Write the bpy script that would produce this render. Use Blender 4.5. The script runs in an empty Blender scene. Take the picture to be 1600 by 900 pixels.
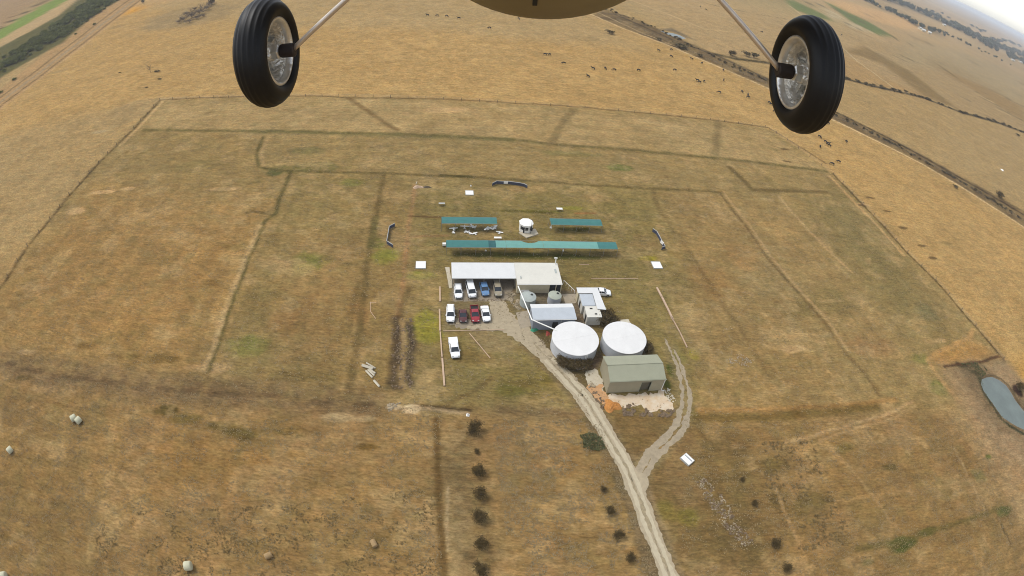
import bpy, bmesh, math, random
import numpy as np
from mathutils import Vector, Matrix
random.seed(7)
PI = math.pi
SC = bpy.context.scene
COL = SC.collection

# ---------------------------------------------------------------- camera, sky, sun, exposure
ALT = 85.0
R3 = (0.993175925, -0.116625822, 0.0)
F3 = (0.07577168, 0.64526537, -0.76019159)
U3 = (0.08865797, 0.75500399, 0.64969897)
CM = Matrix((R3, F3, U3)).to_4x4(); CM.translation = (0, 0, ALT)
cd = bpy.data.cameras.new('camera'); cam = bpy.data.objects.new('camera', cd); COL.objects.link(cam)
SC.camera = cam; cam.matrix_world = CM
cd.type = 'PANO'; cd.panorama_type = 'FISHEYE_LENS_POLYNOMIAL'; cd.sensor_width = 36      # wide action-camera lens
cd.fisheye_polynomial_k0 = 0; cd.fisheye_polynomial_k1 = -0.9/18
cd.fisheye_polynomial_k2 = 0; cd.fisheye_polynomial_k3 = 0; cd.fisheye_polynomial_k4 = 0
cd.fisheye_fov = math.radians(180); cd.clip_start = 0.005; cd.clip_end = 200000

SUN_EL, SUN_AZ = math.radians(58), math.radians(-75)       # azimuth from +Y towards +X
wd = bpy.data.worlds.new('World'); SC.world = wd; wd.use_nodes = True
nt = wd.node_tree; bg = nt.nodes['Background']
sky = nt.nodes.new('ShaderNodeTexSky'); sky.sky_type = 'NISHITA'; sky.sun_disc = False
sky.sun_elevation = SUN_EL; sky.sun_rotation = SUN_AZ; sky.air_density = 1.0; sky.dust_density = 0.9; sky.ozone_density = 1.0
hs = nt.nodes.new('ShaderNodeHueSaturation'); hs.inputs['Saturation'].default_value = 0.34; hs.inputs['Value'].default_value = 1.0
nt.links.new(sky.outputs[0], hs.inputs['Color']); nt.links.new(hs.outputs[0], bg.inputs['Color'])
bg.inputs['Strength'].default_value = 0.15
sl = bpy.data.lights.new('sun', 'SUN'); sl.energy = 1.3; sl.angle = math.radians(18); sl.color = (1.0, 0.96, 0.9)
so = bpy.data.objects.new('sun', sl); COL.objects.link(so)
sdir = Vector((math.sin(SUN_AZ)*math.cos(SUN_EL), math.cos(SUN_AZ)*math.cos(SUN_EL), math.sin(SUN_EL)))
so.rotation_euler = sdir.to_track_quat('Z', 'Y').to_euler(); so.location = (0, 0, 300)
vs = SC.view_settings; vs.view_transform = 'Standard'; vs.look = 'None'; vs.gamma = 1; vs.use_curve_mapping = False; vs.exposure = 0.80
SC.cycles.filter_width = 1.0; SC.cycles.max_bounces = 6; SC.cycles.volume_bounces = 0
ILL = 1.5                                                  # how bright a white surface shows under this light

# ---------------------------------------------------------------- helpers
def gp(px, py, z=0.0):
    """The point at height z that stands under the photograph's pixel px, py."""
    x, y = (px-800)/800, (450-py)/800
    r = math.hypot(x, y) or 1e-9
    th = .9*r; s = math.sin(th)/r
    a, b, c = x*s, y*s, -math.cos(th)
    dz = a*U3[0]+b*U3[1]+c*U3[2]
    t = (z-ALT)/dz
    return Vector((t*(a*R3[0]+b*R3[1]+c*R3[2]), t*(a*F3[0]+b*F3[1]+c*F3[2]), z))
AS = math.radians(10.3)                                     # the airfield's own axes
EX = Vector((math.cos(AS), math.sin(AS), 0)); EY = Vector((-math.sin(AS), math.cos(AS), 0))
def lin(c): return c/12.92 if c <= .04045 else ((c+.055)/1.055)**2.4
def S(r, g, b, k=None):
    k = k or ILL
    return (lin(r/255)/k, lin(g/255)/k, lin(b/255)/k)

def mat(name, col, rough=.7, metal=0.0, var=.12, scale=3.0, bump=0.0, bscale=20., wave=0.0, wscale=4.0, spec=.3, col2=None, detail=6):
    m = bpy.data.materials.new(name); m.use_nodes = True; n = m.node_tree; L = n.links
    p = n.nodes['Principled BSDF']
    p.inputs['Roughness'].default_value = rough; p.inputs['Metallic'].default_value = metal
    p.inputs['Specular IOR Level'].default_value = spec
    tc = n.nodes.new('ShaderNodeTexCoord')
    ns = n.nodes.new('ShaderNodeTexNoise'); ns.inputs['Scale'].default_value = scale; ns.inputs['Detail'].default_value = detail; ns.inputs['Roughness'].default_value = .65
    L.new(tc.outputs['Object'], ns.inputs['Vector'])
    cr = n.nodes.new('ShaderNodeValToRGB'); L.new(ns.outputs['Fac'], cr.inputs['Fac'])
    cr.color_ramp.elements[0].position = .3; cr.color_ramp.elements[1].position = .7
    c2 = col2 or tuple(min(1, c*(1+var)) for c in col)
    cr.color_ramp.elements[0].color = tuple(c*(1-var) for c in col)+(1,) if not col2 else tuple(col)+(1,)
    cr.color_ramp.elements[1].color = tuple(c2)+(1,)
    out = cr.outputs['Color']
    if wave:
        wv = n.nodes.new('ShaderNodeTexWave'); wv.inputs['Scale'].default_value = wscale; wv.bands_direction = 'X'
        L.new(tc.outputs['Object'], wv.inputs['Vector'])
        mx = n.nodes.new('ShaderNodeMix'); mx.data_type = 'RGBA'; mx.blend_type = 'MULTIPLY'; mx.inputs['Factor'].default_value = wave
        L.new(out, mx.inputs['A']); L.new(wv.outputs['Color'], mx.inputs['B']); out = mx.outputs['Result']
    L.new(out, p.inputs['Base Color'])
    if bump:
        nb = n.nodes.new('ShaderNodeTexNoise'); nb.inputs['Scale'].default_value = bscale; nb.inputs['Detail'].default_value = 8
        L.new(tc.outputs['Object'], nb.inputs['Vector'])
        bp = n.nodes.new('ShaderNodeBump'); bp.inputs['Strength'].default_value = bump; bp.inputs['Distance'].default_value = .1
        L.new(nb.outputs['Fac'], bp.inputs['Height']); L.new(bp.outputs['Normal'], p.inputs['Normal'])
    return m

def link(name, me, parent=None):
    o = bpy.data.objects.new(name, me); COL.objects.link(o)
    if parent is not None: o.parent = parent
    return o
def fin(name, bm, m, parent=None, smooth=False):
    me = bpy.data.meshes.new(name)
    bmesh.ops.recalc_face_normals(bm, faces=bm.faces)
    bm.to_mesh(me); bm.free(); me.materials.append(m)
    if smooth: me.shade_smooth()
    return link(name, me, parent)
def thing(name, label, cat, loc=(0, 0, 0), rz=0.0, group=None):
    o = bpy.data.objects.new(name, None); COL.objects.link(o)
    o.location = loc; o.rotation_euler = (0, 0, rz); o.empty_display_size = .3
    o['label'] = label; o['category'] = cat
    if group: o['group'] = group
    return o
def tag(o, label, cat, group=None, kind=None):
    if label: o['label'] = label
    if cat: o['category'] = cat
    if group: o['group'] = group
    if kind: o['kind'] = kind
    return o
def dup(root, loc=None, rz=None, label=None, sc=None):
    r = root.copy(); COL.objects.link(r)
    if loc is not None: r.location = loc
    if rz is not None: r.rotation_euler = (0, 0, rz)
    if sc is not None: r.scale = (sc,)*3 if isinstance(sc, (int, float)) else sc
    if label: r['label'] = label
    for ch in list(root.children):
        c = ch.copy(); COL.objects.link(c); c.parent = r
        for g in list(ch.children):
            d = g.copy(); COL.objects.link(d); d.parent = c
    return r
def NB(): return bmesh.new()
def box(bm, x0, x1, y0, y1, z0, z1, M=None):
    v = [bm.verts.new(Vector(p) if M is None else M @ Vector(p)) for p in
         ((x0,y0,z0),(x1,y0,z0),(x1,y1,z0),(x0,y1,z0),(x0,y0,z1),(x1,y0,z1),(x1,y1,z1),(x0,y1,z1))]
    for f in ((0,3,2,1),(4,5,6,7),(0,1,5,4),(1,2,6,5),(2,3,7,6),(3,0,4,7)): bm.faces.new([v[i] for i in f])
    return bm
def prism(bm, pts, z0, z1):
    """Vertical prism; pts counter-clockwise; z1 may be a list of heights."""
    zz = z1 if isinstance(z1, (list, tuple)) else [z1]*len(pts)
    b = [bm.verts.new((p[0], p[1], z0)) for p in pts]; t = [bm.verts.new((p[0], p[1], z)) for p, z in zip(pts, zz)]
    n = len(pts)
    bm.faces.new(b[::-1]); bm.faces.new(t)
    for i in range(n): bm.faces.new((b[i], b[(i+1) % n], t[(i+1) % n], t[i]))
    return bm
def tube(bm, pts, r, n=10, cap=True):
    pts = [Vector(p) for p in pts]; rr = r if isinstance(r, (list, tuple)) else [r]*len(pts)
    rings = []
    for i, p in enumerate(pts):
        d = (pts[min(i+1, len(pts)-1)]-pts[max(i-1, 0)]).normalized()
        a = d.cross(Vector((0, 0, 1)))
        if a.length < .05: a = d.cross(Vector((0, 1, 0)))
        a.normalize(); b = d.cross(a)
        rings.append([bm.verts.new(p+(a*math.cos(2*PI*k/n)+b*math.sin(2*PI*k/n))*rr[i]) for k in range(n)])
    for A, B in zip(rings, rings[1:]):
        for k in range(n): bm.faces.new((A[k], A[(k+1) % n], B[(k+1) % n], B[k]))
    if cap: bm.faces.new(rings[0][::-1]); bm.faces.new(rings[-1])
    return bm
def lathe(bm, prof, n=48, axis='z', cap=True):
    rings = []
    for r, h in prof:
        ring = []
        for k in range(n):
            c, s = math.cos(2*PI*k/n)*r, math.sin(2*PI*k/n)*r
            ring.append(bm.verts.new((c, s, h) if axis == 'z' else (h, c, s)))
        rings.append(ring)
    for A, B in zip(rings, rings[1:]):
        for k in range(n): bm.faces.new((A[k], A[(k+1) % n], B[(k+1) % n], B[k]))
    if cap: bm.faces.new(rings[0][::-1]); bm.faces.new(rings[-1])
    return bm
def rock(bm, c, r, seed=None):
    rs = random.Random(seed if seed is not None else random.random())
    n0 = len(bm.verts)
    res = bmesh.ops.create_icosphere(bm, subdivisions=1, radius=1)
    sx, sy, sz = r*rs.uniform(.7, 1.3), r*rs.uniform(.7, 1.3), r*rs.uniform(.45, .8); a = rs.uniform(0, PI)
    for v in res['verts']:
        k = rs.uniform(.8, 1.15); x, y, z = v.co.x*sx*k, v.co.y*sy*k, v.co.z*sz*k
        v.co = (c[0]+x*math.cos(a)-y*math.sin(a), c[1]+x*math.sin(a)+y*math.cos(a), c[2]+z+sz*.5)

# ---------------------------------------------------------------- ground
def hsh(ix, iy, s):
    h = (ix.astype(np.int64)*374761393+iy.astype(np.int64)*668265263+s*2246822519) & 0xffffffff
    h = ((h ^ (h >> 13))*1274126177) & 0xffffffff
    return ((h ^ (h >> 16)) & 0xffff)/65535.0
def vn(x, y, sc, s=0):
    x = x/sc; y = y/sc; ix = np.floor(x); iy = np.floor(y); fx = x-ix; fy = y-iy
    fx = fx*fx*(3-2*fx); fy = fy*fy*(3-2*fy)
    a = hsh(ix, iy, s); b = hsh(ix+1, iy, s); c = hsh(ix, iy+1, s); d = hsh(ix+1, iy+1, s)
    return (a*(1-fx)+b*fx)*(1-fy)+(c*(1-fx)+d*fx)*fy
def fbm(x, y, sc, s=0, o=4):
    t = 0; a = .5; w = 0
    for i in range(o): t = t+a*vn(x, y, sc/2**i, s+i*17); w += a; a *= .55
    return t/w
def axis(segs, far):
    """segs: [(start, end, step)...] contiguous; grows out to +-far"""
    v = []
    for a, b, st in segs: v += list(np.arange(a, b, st))
    v.append(segs[-1][1])
    st = segs[-1][2]; x = v[-1]
    while x < far: st *= 1.09; x += st; v.append(x)
    st = segs[0][2]; x = v[0]; pre = []
    while x > -far: st *= 1.09; x -= st; pre.append(x)
    return np.array(pre[::-1]+v)
gx = axis([(-420, -200, 1.6), (-200, -65, .7), (-65, 75, .36), (75, 200, .7), (200, 420, 1.6)], 70000)
gy = axis([(10, 28, .7), (28, 150, .36), (150, 260, .7), (260, 520, 1.7)], 70000)
X, Y = np.meshgrid(gx, gy); shp = X.shape
X = X.ravel(); Y = Y.ravel(); NV = len(X)
wx = X+(fbm(X, Y, 5, 3)-.5)*2.2+(fbm(X, Y, 1.2, 5)-.5)*1.0
wy = Y+(fbm(X, Y, 5, 9)-.5)*2.2+(fbm(X, Y, 1.2, 13)-.5)*1.0
NZ = fbm(X, Y, 9, 21); NZ2 = fbm(X, Y, 2.0, 31); NZ3 = fbm(X, Y, 30, 41)
colr = np.empty((NV, 3))
def W(pts, s=0): return np.array([tuple(gp(*p))[:2] for p in pts])
def pull(m, c, ix=None):
    c = np.array(S(*c))
    if ix is None: colr[:] = colr*(1-m[:, None])+c*m[:, None]
    else: colr[ix] = colr[ix]*(1-m[:, None])+c*m[:, None]
def sub(P, mg):
    return np.nonzero((X > P[:, 0].min()-mg) & (X < P[:, 0].max()+mg) & (Y > P[:, 1].min()-mg) & (Y < P[:, 1].max()+mg))[0]
def pdist(P, x, y, closed=False):
    d = np.full(len(x), 1e9); Q = np.vstack([P, P[:1]]) if closed else P
    for a, b in zip(Q, Q[1:]):
        e = b-a; t = np.clip(((x-a[0])*e[0]+(y-a[1])*e[1])/(e@e+1e-9), 0, 1)
        d = np.minimum(d, np.hypot(x-a[0]-t*e[0], y-a[1]-t*e[1]))
    return d
def inside(P, x, y):
    c = np.zeros(len(x), bool); n = len(P)
    for i in range(n):
        a, b = P[i], P[(i+1) % n]
        k = ((a[1] > y) != (b[1] > y)) & (x < (b[0]-a[0])*(y-a[1])/((b[1]-a[1]) or 1e-9)+a[0]); c ^= k
    return c
def ss(t): t = np.clip(t, 0, 1); return t*t*(3-2*t)
def poly(pts, c, k=1.0, soft=1.5, patch=0.0, world=False):
    P = np.array(pts, float) if world else W(pts)
    ix = sub(P, soft*2+3)
    x, y = wx[ix], wy[ix]
    d = pdist(P, x, y, True)*np.where(inside(P, x, y), 1, -1)
    m = ss(d/soft*.5+.5)*k
    if patch: m = m*(1-patch+patch*ss((NZ[ix]-.38)*5))
    pull(m, c, ix)
def band(pts, w, c, k=1.0, soft=.5, patch=0.0, raw=False):
    k = min(1, k*1.12)
    P = W(pts); ix = sub(P, w+soft+3)
    x, y = (X[ix], Y[ix]) if raw else (X[ix]*.6+wx[ix]*.4, Y[ix]*.6+wy[ix]*.4)
    d = pdist(P, x, y)
    m = ss((w/2-d)/soft+.5)*k
    if patch: m = m*(1-patch+patch*ss((NZ2[ix]-.35)*4))
    pull(m, c, ix)
def blob(px, py, rx, ry, c, k=1.0, th=.45, nz=None, soft=3.5, ang=AS):
    """ragged patch: radii in metres along the airfield's axes"""
    p = gp(px, py); ix = np.nonzero((abs(X-p.x) < (rx+ry)*1.6) & (abs(Y-p.y) < (rx+ry)*1.6))[0]
    dx, dy = X[ix]-p.x, Y[ix]-p.y
    u = (dx*math.cos(ang)+dy*math.sin(ang))/rx; v = (-dx*math.sin(ang)+dy*math.cos(ang))/ry
    q = np.exp(-(u*u+v*v)*.9)
    n = NZ[ix]*.5+NZ2[ix]*.5 if nz is None else nz[ix]
    m = ss((q*.75+n*.6-.3-th)*soft+.3)*k*np.minimum(1, q*3)
    pull(m, c, ix)

colr[:] = S(172, 143, 98)
# broad far land, patchwork
far = ss((np.hypot(X, Y)-250)/400)
pull(far*ss((fbm(X, Y, 420, 71, 3)-.45)*6)*.5, (150, 126, 84)); pull(far*ss((fbm(X, Y, 260, 77, 3)-.5)*7)*.45, (186, 156, 108))
pull(far*ss((fbm(X, Y, 700, 79, 3)-.55)*8)*.35, (128, 124, 80))
# golden grazing field beyond the airfield, and its paler and greyer ends
poly([(250,157),(510,151),(800,163),(1050,181),(1200,200),(1302,272),(1417,395),(1565,560),(1700,700),(1720,420),(1600,354),(1440,255),(1292,182),(1100,94),(925,24),(850,-30),(560,-60),(260,-20),(210,7),(125,72),(0,167),(-80,235),(-60,520),(10,437)], (208,150,60), soft=2)
poly([(1302,272),(1417,395),(1500,485),(1600,600),(1640,450),(1600,354),(1440,255),(1300,200)], (212,152,62), .6, soft=30)
poly([(250,150),(600,140),(900,160),(1200,195),(1290,190),(1000,80),(800,62),(500,40),(270,60),(120,130)], (212,152,62), .6, soft=25)
poly([(-80,235),(90,190),(250,157),(210,200),(77,345),(10,437),(-60,520)], (146,119,80), .8, soft=10)
poly([(200,10),(430,40),(800,60),(1000,75),(920,22),(850,-40),(560,-70),(260,-30)], (180,150,104), .85, soft=14)
blob(215,170,14,9,(112,94,72),.75,.2); blob(180,190,9,6,(112,94,72),.6,.25); blob(300,22,26,20,(104,88,72),1,-.1); blob(285,34,24,12,(100,84,70),.9,0); blob(330,18,10,7,(80,68,56),.8,.2)
blob(470,37,12,4,(110,92,72),.8,.2); blob(90,112,10,4,(120,98,70),.7); blob(180,43,9,4,(118,98,72),.7)
blob(155,206,3.2,1.2,(214,196,160),.9,.1)
for a in ((92,109,200,107),(200,107,370,103),(430,152,300,160),(1350,282,1600,312),(1500,420,1600,428)):
    band([(a[0],a[1]),(a[2],a[3])], .7, (150,112,64), .45)
band([(170,40),(370,62),(430,38),(600,41),(800,60),(1000,82)], 1.6, (160,126,80), .4, 1.5, .5)
# land right of the drain corridor
poly([(925,24),(1100,94),(1292,182),(1440,255),(1600,354),(1720,420),(1760,230),(1600,207),(1500,175),(1380,138),(1310,120),(1200,98),(1100,82),(990,20),(930,-20)], (158,124,72), soft=3)
poly([(1310,125),(1400,148),(1600,212),(1600,345),(1480,280),(1300,175)], (150,112,56), .7, soft=30)
poly([(1440,200),(1600,215),(1640,330),(1560,310),(1470,250)], (142,120,86), .7, soft=30)
poly([(985,0),(1100,80),(1310,118),(1500,172),(1600,205),(1760,225),(1800,60),(1600,30),(1450,-20),(1250,-60),(1050,-80)], (170,143,96), .8, soft=10)
poly([(1200,115),(1310,122),(1470,165),(1380,120),(1300,75),(1230,45)], (166,132,82), .7, soft=12)
poly([(1320,80),(1380,100),(1440,148),(1500,172),(1470,150),(1420,110),(1350,72)], (128,104,62), .8, soft=8)
poly([(1440,95),(1600,190),(1600,170),(1500,105),(1460,90)], (144,114,66), .65, soft=12)
poly([(1225,0),(1238,0),(1290,24),(1300,32),(1275,28),(1240,14)], (112,118,66), soft=8)
poly([(1290,4),(1305,6),(1350,30),(1396,57),(1375,56),(1330,34)], (106,114,62), soft=8)
poly([(1285,8),(1330,34),(1372,55),(1340,48),(1290,24)], (188,172,136), .7, soft=8, patch=.8)
band([(1262,5),(1295,10),(1320,22),(1350,36)], 9, (110,96,66), .8, 5, .4)
poly([(1310,0),(1420,30),(1450,50),(1410,45),(1330,22),(1290,2)], (200,158,104), .8, soft=16)
poly([(1400,100),(1480,110),(1600,165),(1600,120),(1500,80),(1420,60)], (160,142,104), .5, soft=20)
band([(1235,10),(1300,60),(1340,96),(1400,140),(1436,150)], 1.6, (198,176,134), .7, 1.5)
band([(985,0),(1100,45),(1140,50)], 2.5, (200,168,116), .5, 2); band([(1090,3),(1180,22),(1230,30)], 2, (112,96,62), .7, 1.6, .4)
band([(1450,90),(1520,140),(1560,165),(1600,190)], 2.4, (116,96,58), .8, 2); band([(1386,53),(1420,68),(1442,83)], 3, (110,92,56), .7, 2.5)
# drain corridor: white gravel edge, rough scrub, dark ditch
poly([(925,24),(975,44),(1100,94),(1200,137),(1292,182),(1440,255),(1600,354),(1680,400),(1690,380),(1600,330),(1500,275),(1390,215),(1300,172),(1200,122),(1120,85),(1060,60),(1000,32),(945,14)], (112,92,62), soft=2, patch=.35)
band([(1300,172),(1390,217),(1500,278),(1600,336),(1680,385)], 2.6, (62,50,36), .9, 2, .5)
band([(1200,124),(1120,87),(1050,62),(960,22)], 2.6, (74,62,46), .8, 2, .5)
band([(918,20),(975,45),(1050,73),(1100,95),(1150,116),(1200,138),(1292,183),(1375,223),(1440,256),(1500,291),(1550,323),(1600,355),(1680,408)], 1.4, (214,182,132), .85, .8)
band([(935,20),(1000,50),(1060,74)], 1.0, (204,176,132), .6, .7)
poly([(1028,46),(1052,50),(1070,58),(1086,62),(1075,57),(1050,44)], (110,96,74), .9, soft=3)
band([(1120,85),(1150,92),(1200,98),(1310,120),(1350,131),(1380,138),(1440,152),(1500,175),(1560,192),(1600,207),(1700,240)], 5.5, (76,66,42), .95, 3, .3)
band([(1372,-4),(1395,3),(1425,12),(1452,27),(1475,36),(1497,43),(1525,58),(1550,70),(1575,80),(1605,90),(1640,104)], 60, (92,86,62), .9, 30, .2)
band([(1345,-3),(1382,15),(1412,28),(1432,40),(1452,48),(1470,53)], 24, (104,92,64), .9, 14, .3); band([(1470,50),(1512,70),(1550,88),(1575,100),(1610,118)], 14, (104,92,64), .8, 8, .4)
rs = random.Random(77)
for i in range(60):
    px = rs.uniform(1330, 1600); t_ = rs.uniform(.05, .95); y0 = max(0, (px-1340)*.43); y1 = 150+(px-1400)*.3; py = y0+(y1-y0)*t_; l = rs.uniform(8, 34); sl_ = .42+.12*t_+rs.uniform(-.05, .05)
    band([(px-l/2, py-l/2*sl_), (px+l/2, py+l/2*sl_)], rs.uniform(2, 6)*(2.5-2*t_), rs.choice([(112,94,62),(120,100,64),(196,166,116),(104,92,64),(150,120,76)]), rs.uniform(.3, .7), 3, .4)
# left: road verge, hedge ground, green strip
poly([(0,172),(60,125),(125,76),(214,6),(250,-25),(200,-25),(180,0),(100,62),(0,140),(-60,190),(-60,220)], (174,140,94), soft=2)
poly([(0,122),(96,68),(122,46),(152,20),(188,0),(205,-20),(150,-20),(120,0),(90,25),(45,50),(0,74),(-60,112),(-60,168)], (98,92,54), soft=4)
poly([(0,62),(55,30),(107,0),(130,-18),(108,-18),(82,0),(40,24),(0,47),(-60,90),(-60,108)], (124,140,64), soft=2)
poly([(0,73),(45,50),(90,25),(120,0),(107,0),(55,30),(0,62)], (184,154,108), .9, soft=3)
band([(-60,92),(0,45),(45,16),(75,-3)], 4.5, (84,70,44), .9, 3)
poly([(-60,90),(0,44),(70,-8),(20,-30),(-60,20)], (158,128,90), .8, soft=5)
for d_, w_, c_, k_ in ((0,3.4,(160,138,104),.95),(-5.5,1.6,(96,78,52),.75),(5.2,1.3,(84,66,44),.8),(8.5,1.2,(196,160,112),.6)):
    band([(-60+d_*.6,216+d_*.8),(0+d_*.6,160+d_*.8),(60+d_*.6,115+d_*.8),(125+d_*.6,65+d_*.8),(208+d_*.6,2+d_*.8),(240+d_*.6,-22+d_*.8)], w_, c_, k_, 1.2, .1, True)
band([(0,42),(22,24),(75,0)], 3, (110,84,54), .7, 2)

# the airfield paddock
CL = [(250,157),(510,151),(800,163),(1050,181),(1200,200),(1302,272),(1417,395),(1510,495),(1565,560),(1480,650),(1377,640),(1200,650),(900,648),(575,634),(225,605),(0,570),(-60,560),(-40,500),(10,437),(107,307)]
poly(CL, (152,127,80), soft=2)
poly([(250,160),(800,166),(1190,203),(1290,270),(1130,250),(870,225),(420,210),(225,203)], (170,142,94), .8, soft=4)
poly([(155,285),(410,312),(455,268),(430,262),(400,240),(390,208),(225,204)], (150,124,76), .85, soft=4)
poly([(150,290),(422,320),(410,345),(318,590),(0,552),(-20,500),(12,440)], (158,124,74), .9, soft=12)
poly([(60,420),(330,420),(290,520),(60,500)], (158,122,72), .5, soft=30)
poly([(460,270),(590,275),(545,612),(335,590),(425,345)], (140,118,72), .85, soft=4)
poly([(470,380),(560,380),(530,560),(440,560)], (156,120,76), .6, soft=12)
poly([(590,275),(650,285),(640,420),(620,620),(545,612)], (146,119,72), .8, soft=5)
poly([(640,290),(1030,295),(1080,400),(1090,640),(690,640)], (132,115,68), .9, soft=8)
poly([(1030,300),(1120,300),(1200,395),(1320,630),(1090,645),(1070,450)], (150,122,76), .8, soft=8)
poly([(1128,305),(1300,290),(1400,420),(1520,545),(1440,630),(1377,622),(1290,507)], (150,126,78), .8, soft=8)
poly([(1140,320),(1230,320),(1420,560),(1400,600),(1300,500),(1180,370)], (164,132,84), .6, soft=16)
poly([(1270,310),(1320,300),(1460,480),(1420,520),(1330,430)], (126,112,70), .6, soft=12)
for a in [(300,260,16,5,(128,110,66),.6),(480,262,16,5,(110,102,58),.8),(550,285,6,3,(124,118,60),.75),(430,270,4,3,(92,92,50),.9),(480,235,9,4,(104,100,58),.55),
          (500,405,5,4,(124,116,62),.6),(390,540,7,4,(120,116,58),.75),(480,410,5,6,(120,116,58),.7),(970,262,7,3,(104,110,52),.8),(890,240,14,3,(124,116,68),.6),
          (600,400,5,4.5,(130,126,56),.9),(590,380,3,4,(116,114,54),.7),(666,505,4.2,5.5,(142,132,56),.95),(640,512,1.6,1.6,(84,86,44),.9),(672,525,4,3,(138,128,52),.8),(655,430,6,2.2,(122,124,50),.8),(1012,403,4,1.6,(148,134,44),.9),
          (830,400,22,2.1,(90,86,40),1.),(760,398,14,1.5,(96,92,44),1.),(900,402,12,1.5,(92,90,42),1.),(900,358,8,1.4,(94,88,42),1.),(730,358,9,1.6,(100,94,48),.9),(840,330,12,1.2,(118,112,48),.7),(890,325,7,1.2,(130,122,52),.8),
          (1210,440,16,12,(150,128,84),.5),(1300,470,11,9,(116,100,58),.6),(1240,480,10,5,(112,96,54),.6),(1360,540,12,5,(148,112,72),.6),(1466,605,4,4,(112,112,52),.9),(1440,560,6,3,(108,108,52),.6),(1450,490,8,6,(122,114,76),.6),
          (1160,400,8,8,(160,124,76),.6),(1110,440,8,8,(146,112,66),.6),(1010,380,8,6,(150,122,80),.5),(930,310,9,3,(152,124,80),.5),(820,430,20,4,(110,96,56),.4),(1060,560,2.6,3.2,(142,132,56),.9),(1085,555,2,2.6,(144,130,50),.8),
          (1050,580,1.6,3.2,(78,86,34),1.),(1042,600,1.3,2,(78,86,34),.9),(450,500,7,7,(150,112,68),.5),(560,490,5,6,(158,116,72),.6),(470,590,9,2.4,(116,96,54),.6)]:
    blob(*a[:4], a[4], a[5])
for i in range(22):                                            # dry straw scratches and bare places
    rs = random.Random(100+i); px, py = rs.uniform(20, 1580), rs.uniform(215, 640)
    if 690 < px < 1060 and 330 < py: continue
    blob(px, py, rs.uniform(2.5, 9), rs.uniform(1, 4), rs.choice([(176,146,98),(166,134,86),(118,96,54),(124,106,62),(170,134,86)]), rs.uniform(.25, .5))
for (x, y, rx, ry) in ((195,238,4,1.6),(212,282,2,.8),(230,330,3,1),(242,326,2,1),(360,385,4,2),(45,420,4,2),(30,460,3,1.5),(130,540,6,2.4),(180,557,4,1.5),(255,560,6,2.4),(270,562,4,1.6),(330,442,6,3),(75,545,3,1),(210,555,3,1.2)):
    blob(x, y, rx, ry, (108,84,44), .6, .55)
for (x, y, rx, ry) in ((118,330,5,2.6),(200,295,4,1.4),(350,295,8,1.5),(160,300,7,1.5),(40,550,4,1.2),(330,575,7,1.6),(690,172,9,3.2),(720,170,5,2),(1240,545,5,1.5),(1470,532,4,1.2),(1350,320,5,1.5)):
    blob(x, y, rx, ry, (196,160,110), .75, .4)
# straw, olive and bare patches at the scale of a few metres, and mowing streaks
U_ = X*math.cos(AS)+Y*math.sin(AS); V_ = -X*math.sin(AS)+Y*math.cos(AS)
def mask(P, soft=4):
    P = W(P); m = np.zeros(NV); ix = sub(P, soft+2); d = pdist(P, X[ix], Y[ix], True)*np.where(inside(P, X[ix], Y[ix]), 1, -1); m[ix] = ss(d/soft*.5+.5); return m
LOW = [(-60,566),(0,572),(225,608),(575,638),(900,655),(1090,655),(1377,640),(1480,650),(1700,1000),(1500,1100),(800,1150),(0,1100),(-100,900)]
comp = 1-mask([(692,435),(810,400),(1010,470),(1060,560),(1060,660),(905,655),(820,560),(692,520)], 3)
pt = fbm(X, Y, 7, 61, 4); pt2 = fbm(X+40, Y, 5, 63, 4); fine = fbm(X, Y, 1.6, 65, 3); mc = mask(CL); ml = mask(LOW)
sv = vn(U_, V_*.10, 1.0, 81)*.6+vn(U_, V_*.06, 2.6, 82)*.4-.5; sh = vn(U_*.10, V_, 1.1, 83)*.6+vn(U_*.05, V_, 2.8, 84)*.4-.5
tall = mask([(155,285),(1125,300),(1400,300),(1520,545),(1377,622),(20,560),(12,440)])
def patches(m0, amt=1.0):
    global colr
    pull(ss((pt*.7+fine*.3-.53)*9)*.36*amt*m0*comp, (184,154,106)); pull(ss((pt2*.7+fine*.3-.54)*9)*.30*amt*m0*comp, (124,108,64))
    colr *= (1+(sv*tall+sh*(1-tall))*.24*m0*comp)[:, None]
patches(mc)
# mown edges, wheel tracks and drains between the strips
D1 = (104,86,50); D2 = (118,100,60); LT = (182,150,102)
band([(250,157),(210,200),(184,225),(140,271),(107,307),(77,345),(42,387),(10,437),(-30,485)], 1.4, (92,72,42), .8, .8, .4)
band([(254,159),(214,202),(188,227)], 1.6, (190,156,106), .7, .8)
band([(250,156),(510,150),(545,153),(700,155),(800,161),(880,165),(975,174),(1125,189),(1200,199),(1290,255)], 1.2, (104,80,48), .75, .8, .3)
band([(225,203),(300,204),(400,205),(540,208),(700,213),(800,218),(870,226),(1000,236),(1110,246),(1200,256),(1290,268)], 2.2, (98,88,48), .75, 1.8, .3)
band([(400,205),(540,209),(700,214),(800,219)], 3.5, (112,102,60), .5, 2.5, .3)
band([(412,214),(400,240),(405,262),(455,268),(437,310),(430,335),(415,345),(390,400),(360,480),(325,580)], 1.3, (94,84,46), .85, 1, .2)
band([(420,214),(408,240),(412,258)], 1.2, LT, .5, 1); band([(422,335),(395,330),(385,333)], 1, D1, .6, .8)
band([(406,352),(375,425),(345,505),(320,580)], 1.4, (196,164,114), .6, 1, .4)
band([(545,153),(580,178),(620,203)], 2.2, (116,92,56), .65, 1.4); band([(897,170),(878,195),(860,225)], 3, (126,106,68), .6, 2); band([(1122,190),(1120,215),(1118,240)], 3.2, (126,106,68), .6, 2)
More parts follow.
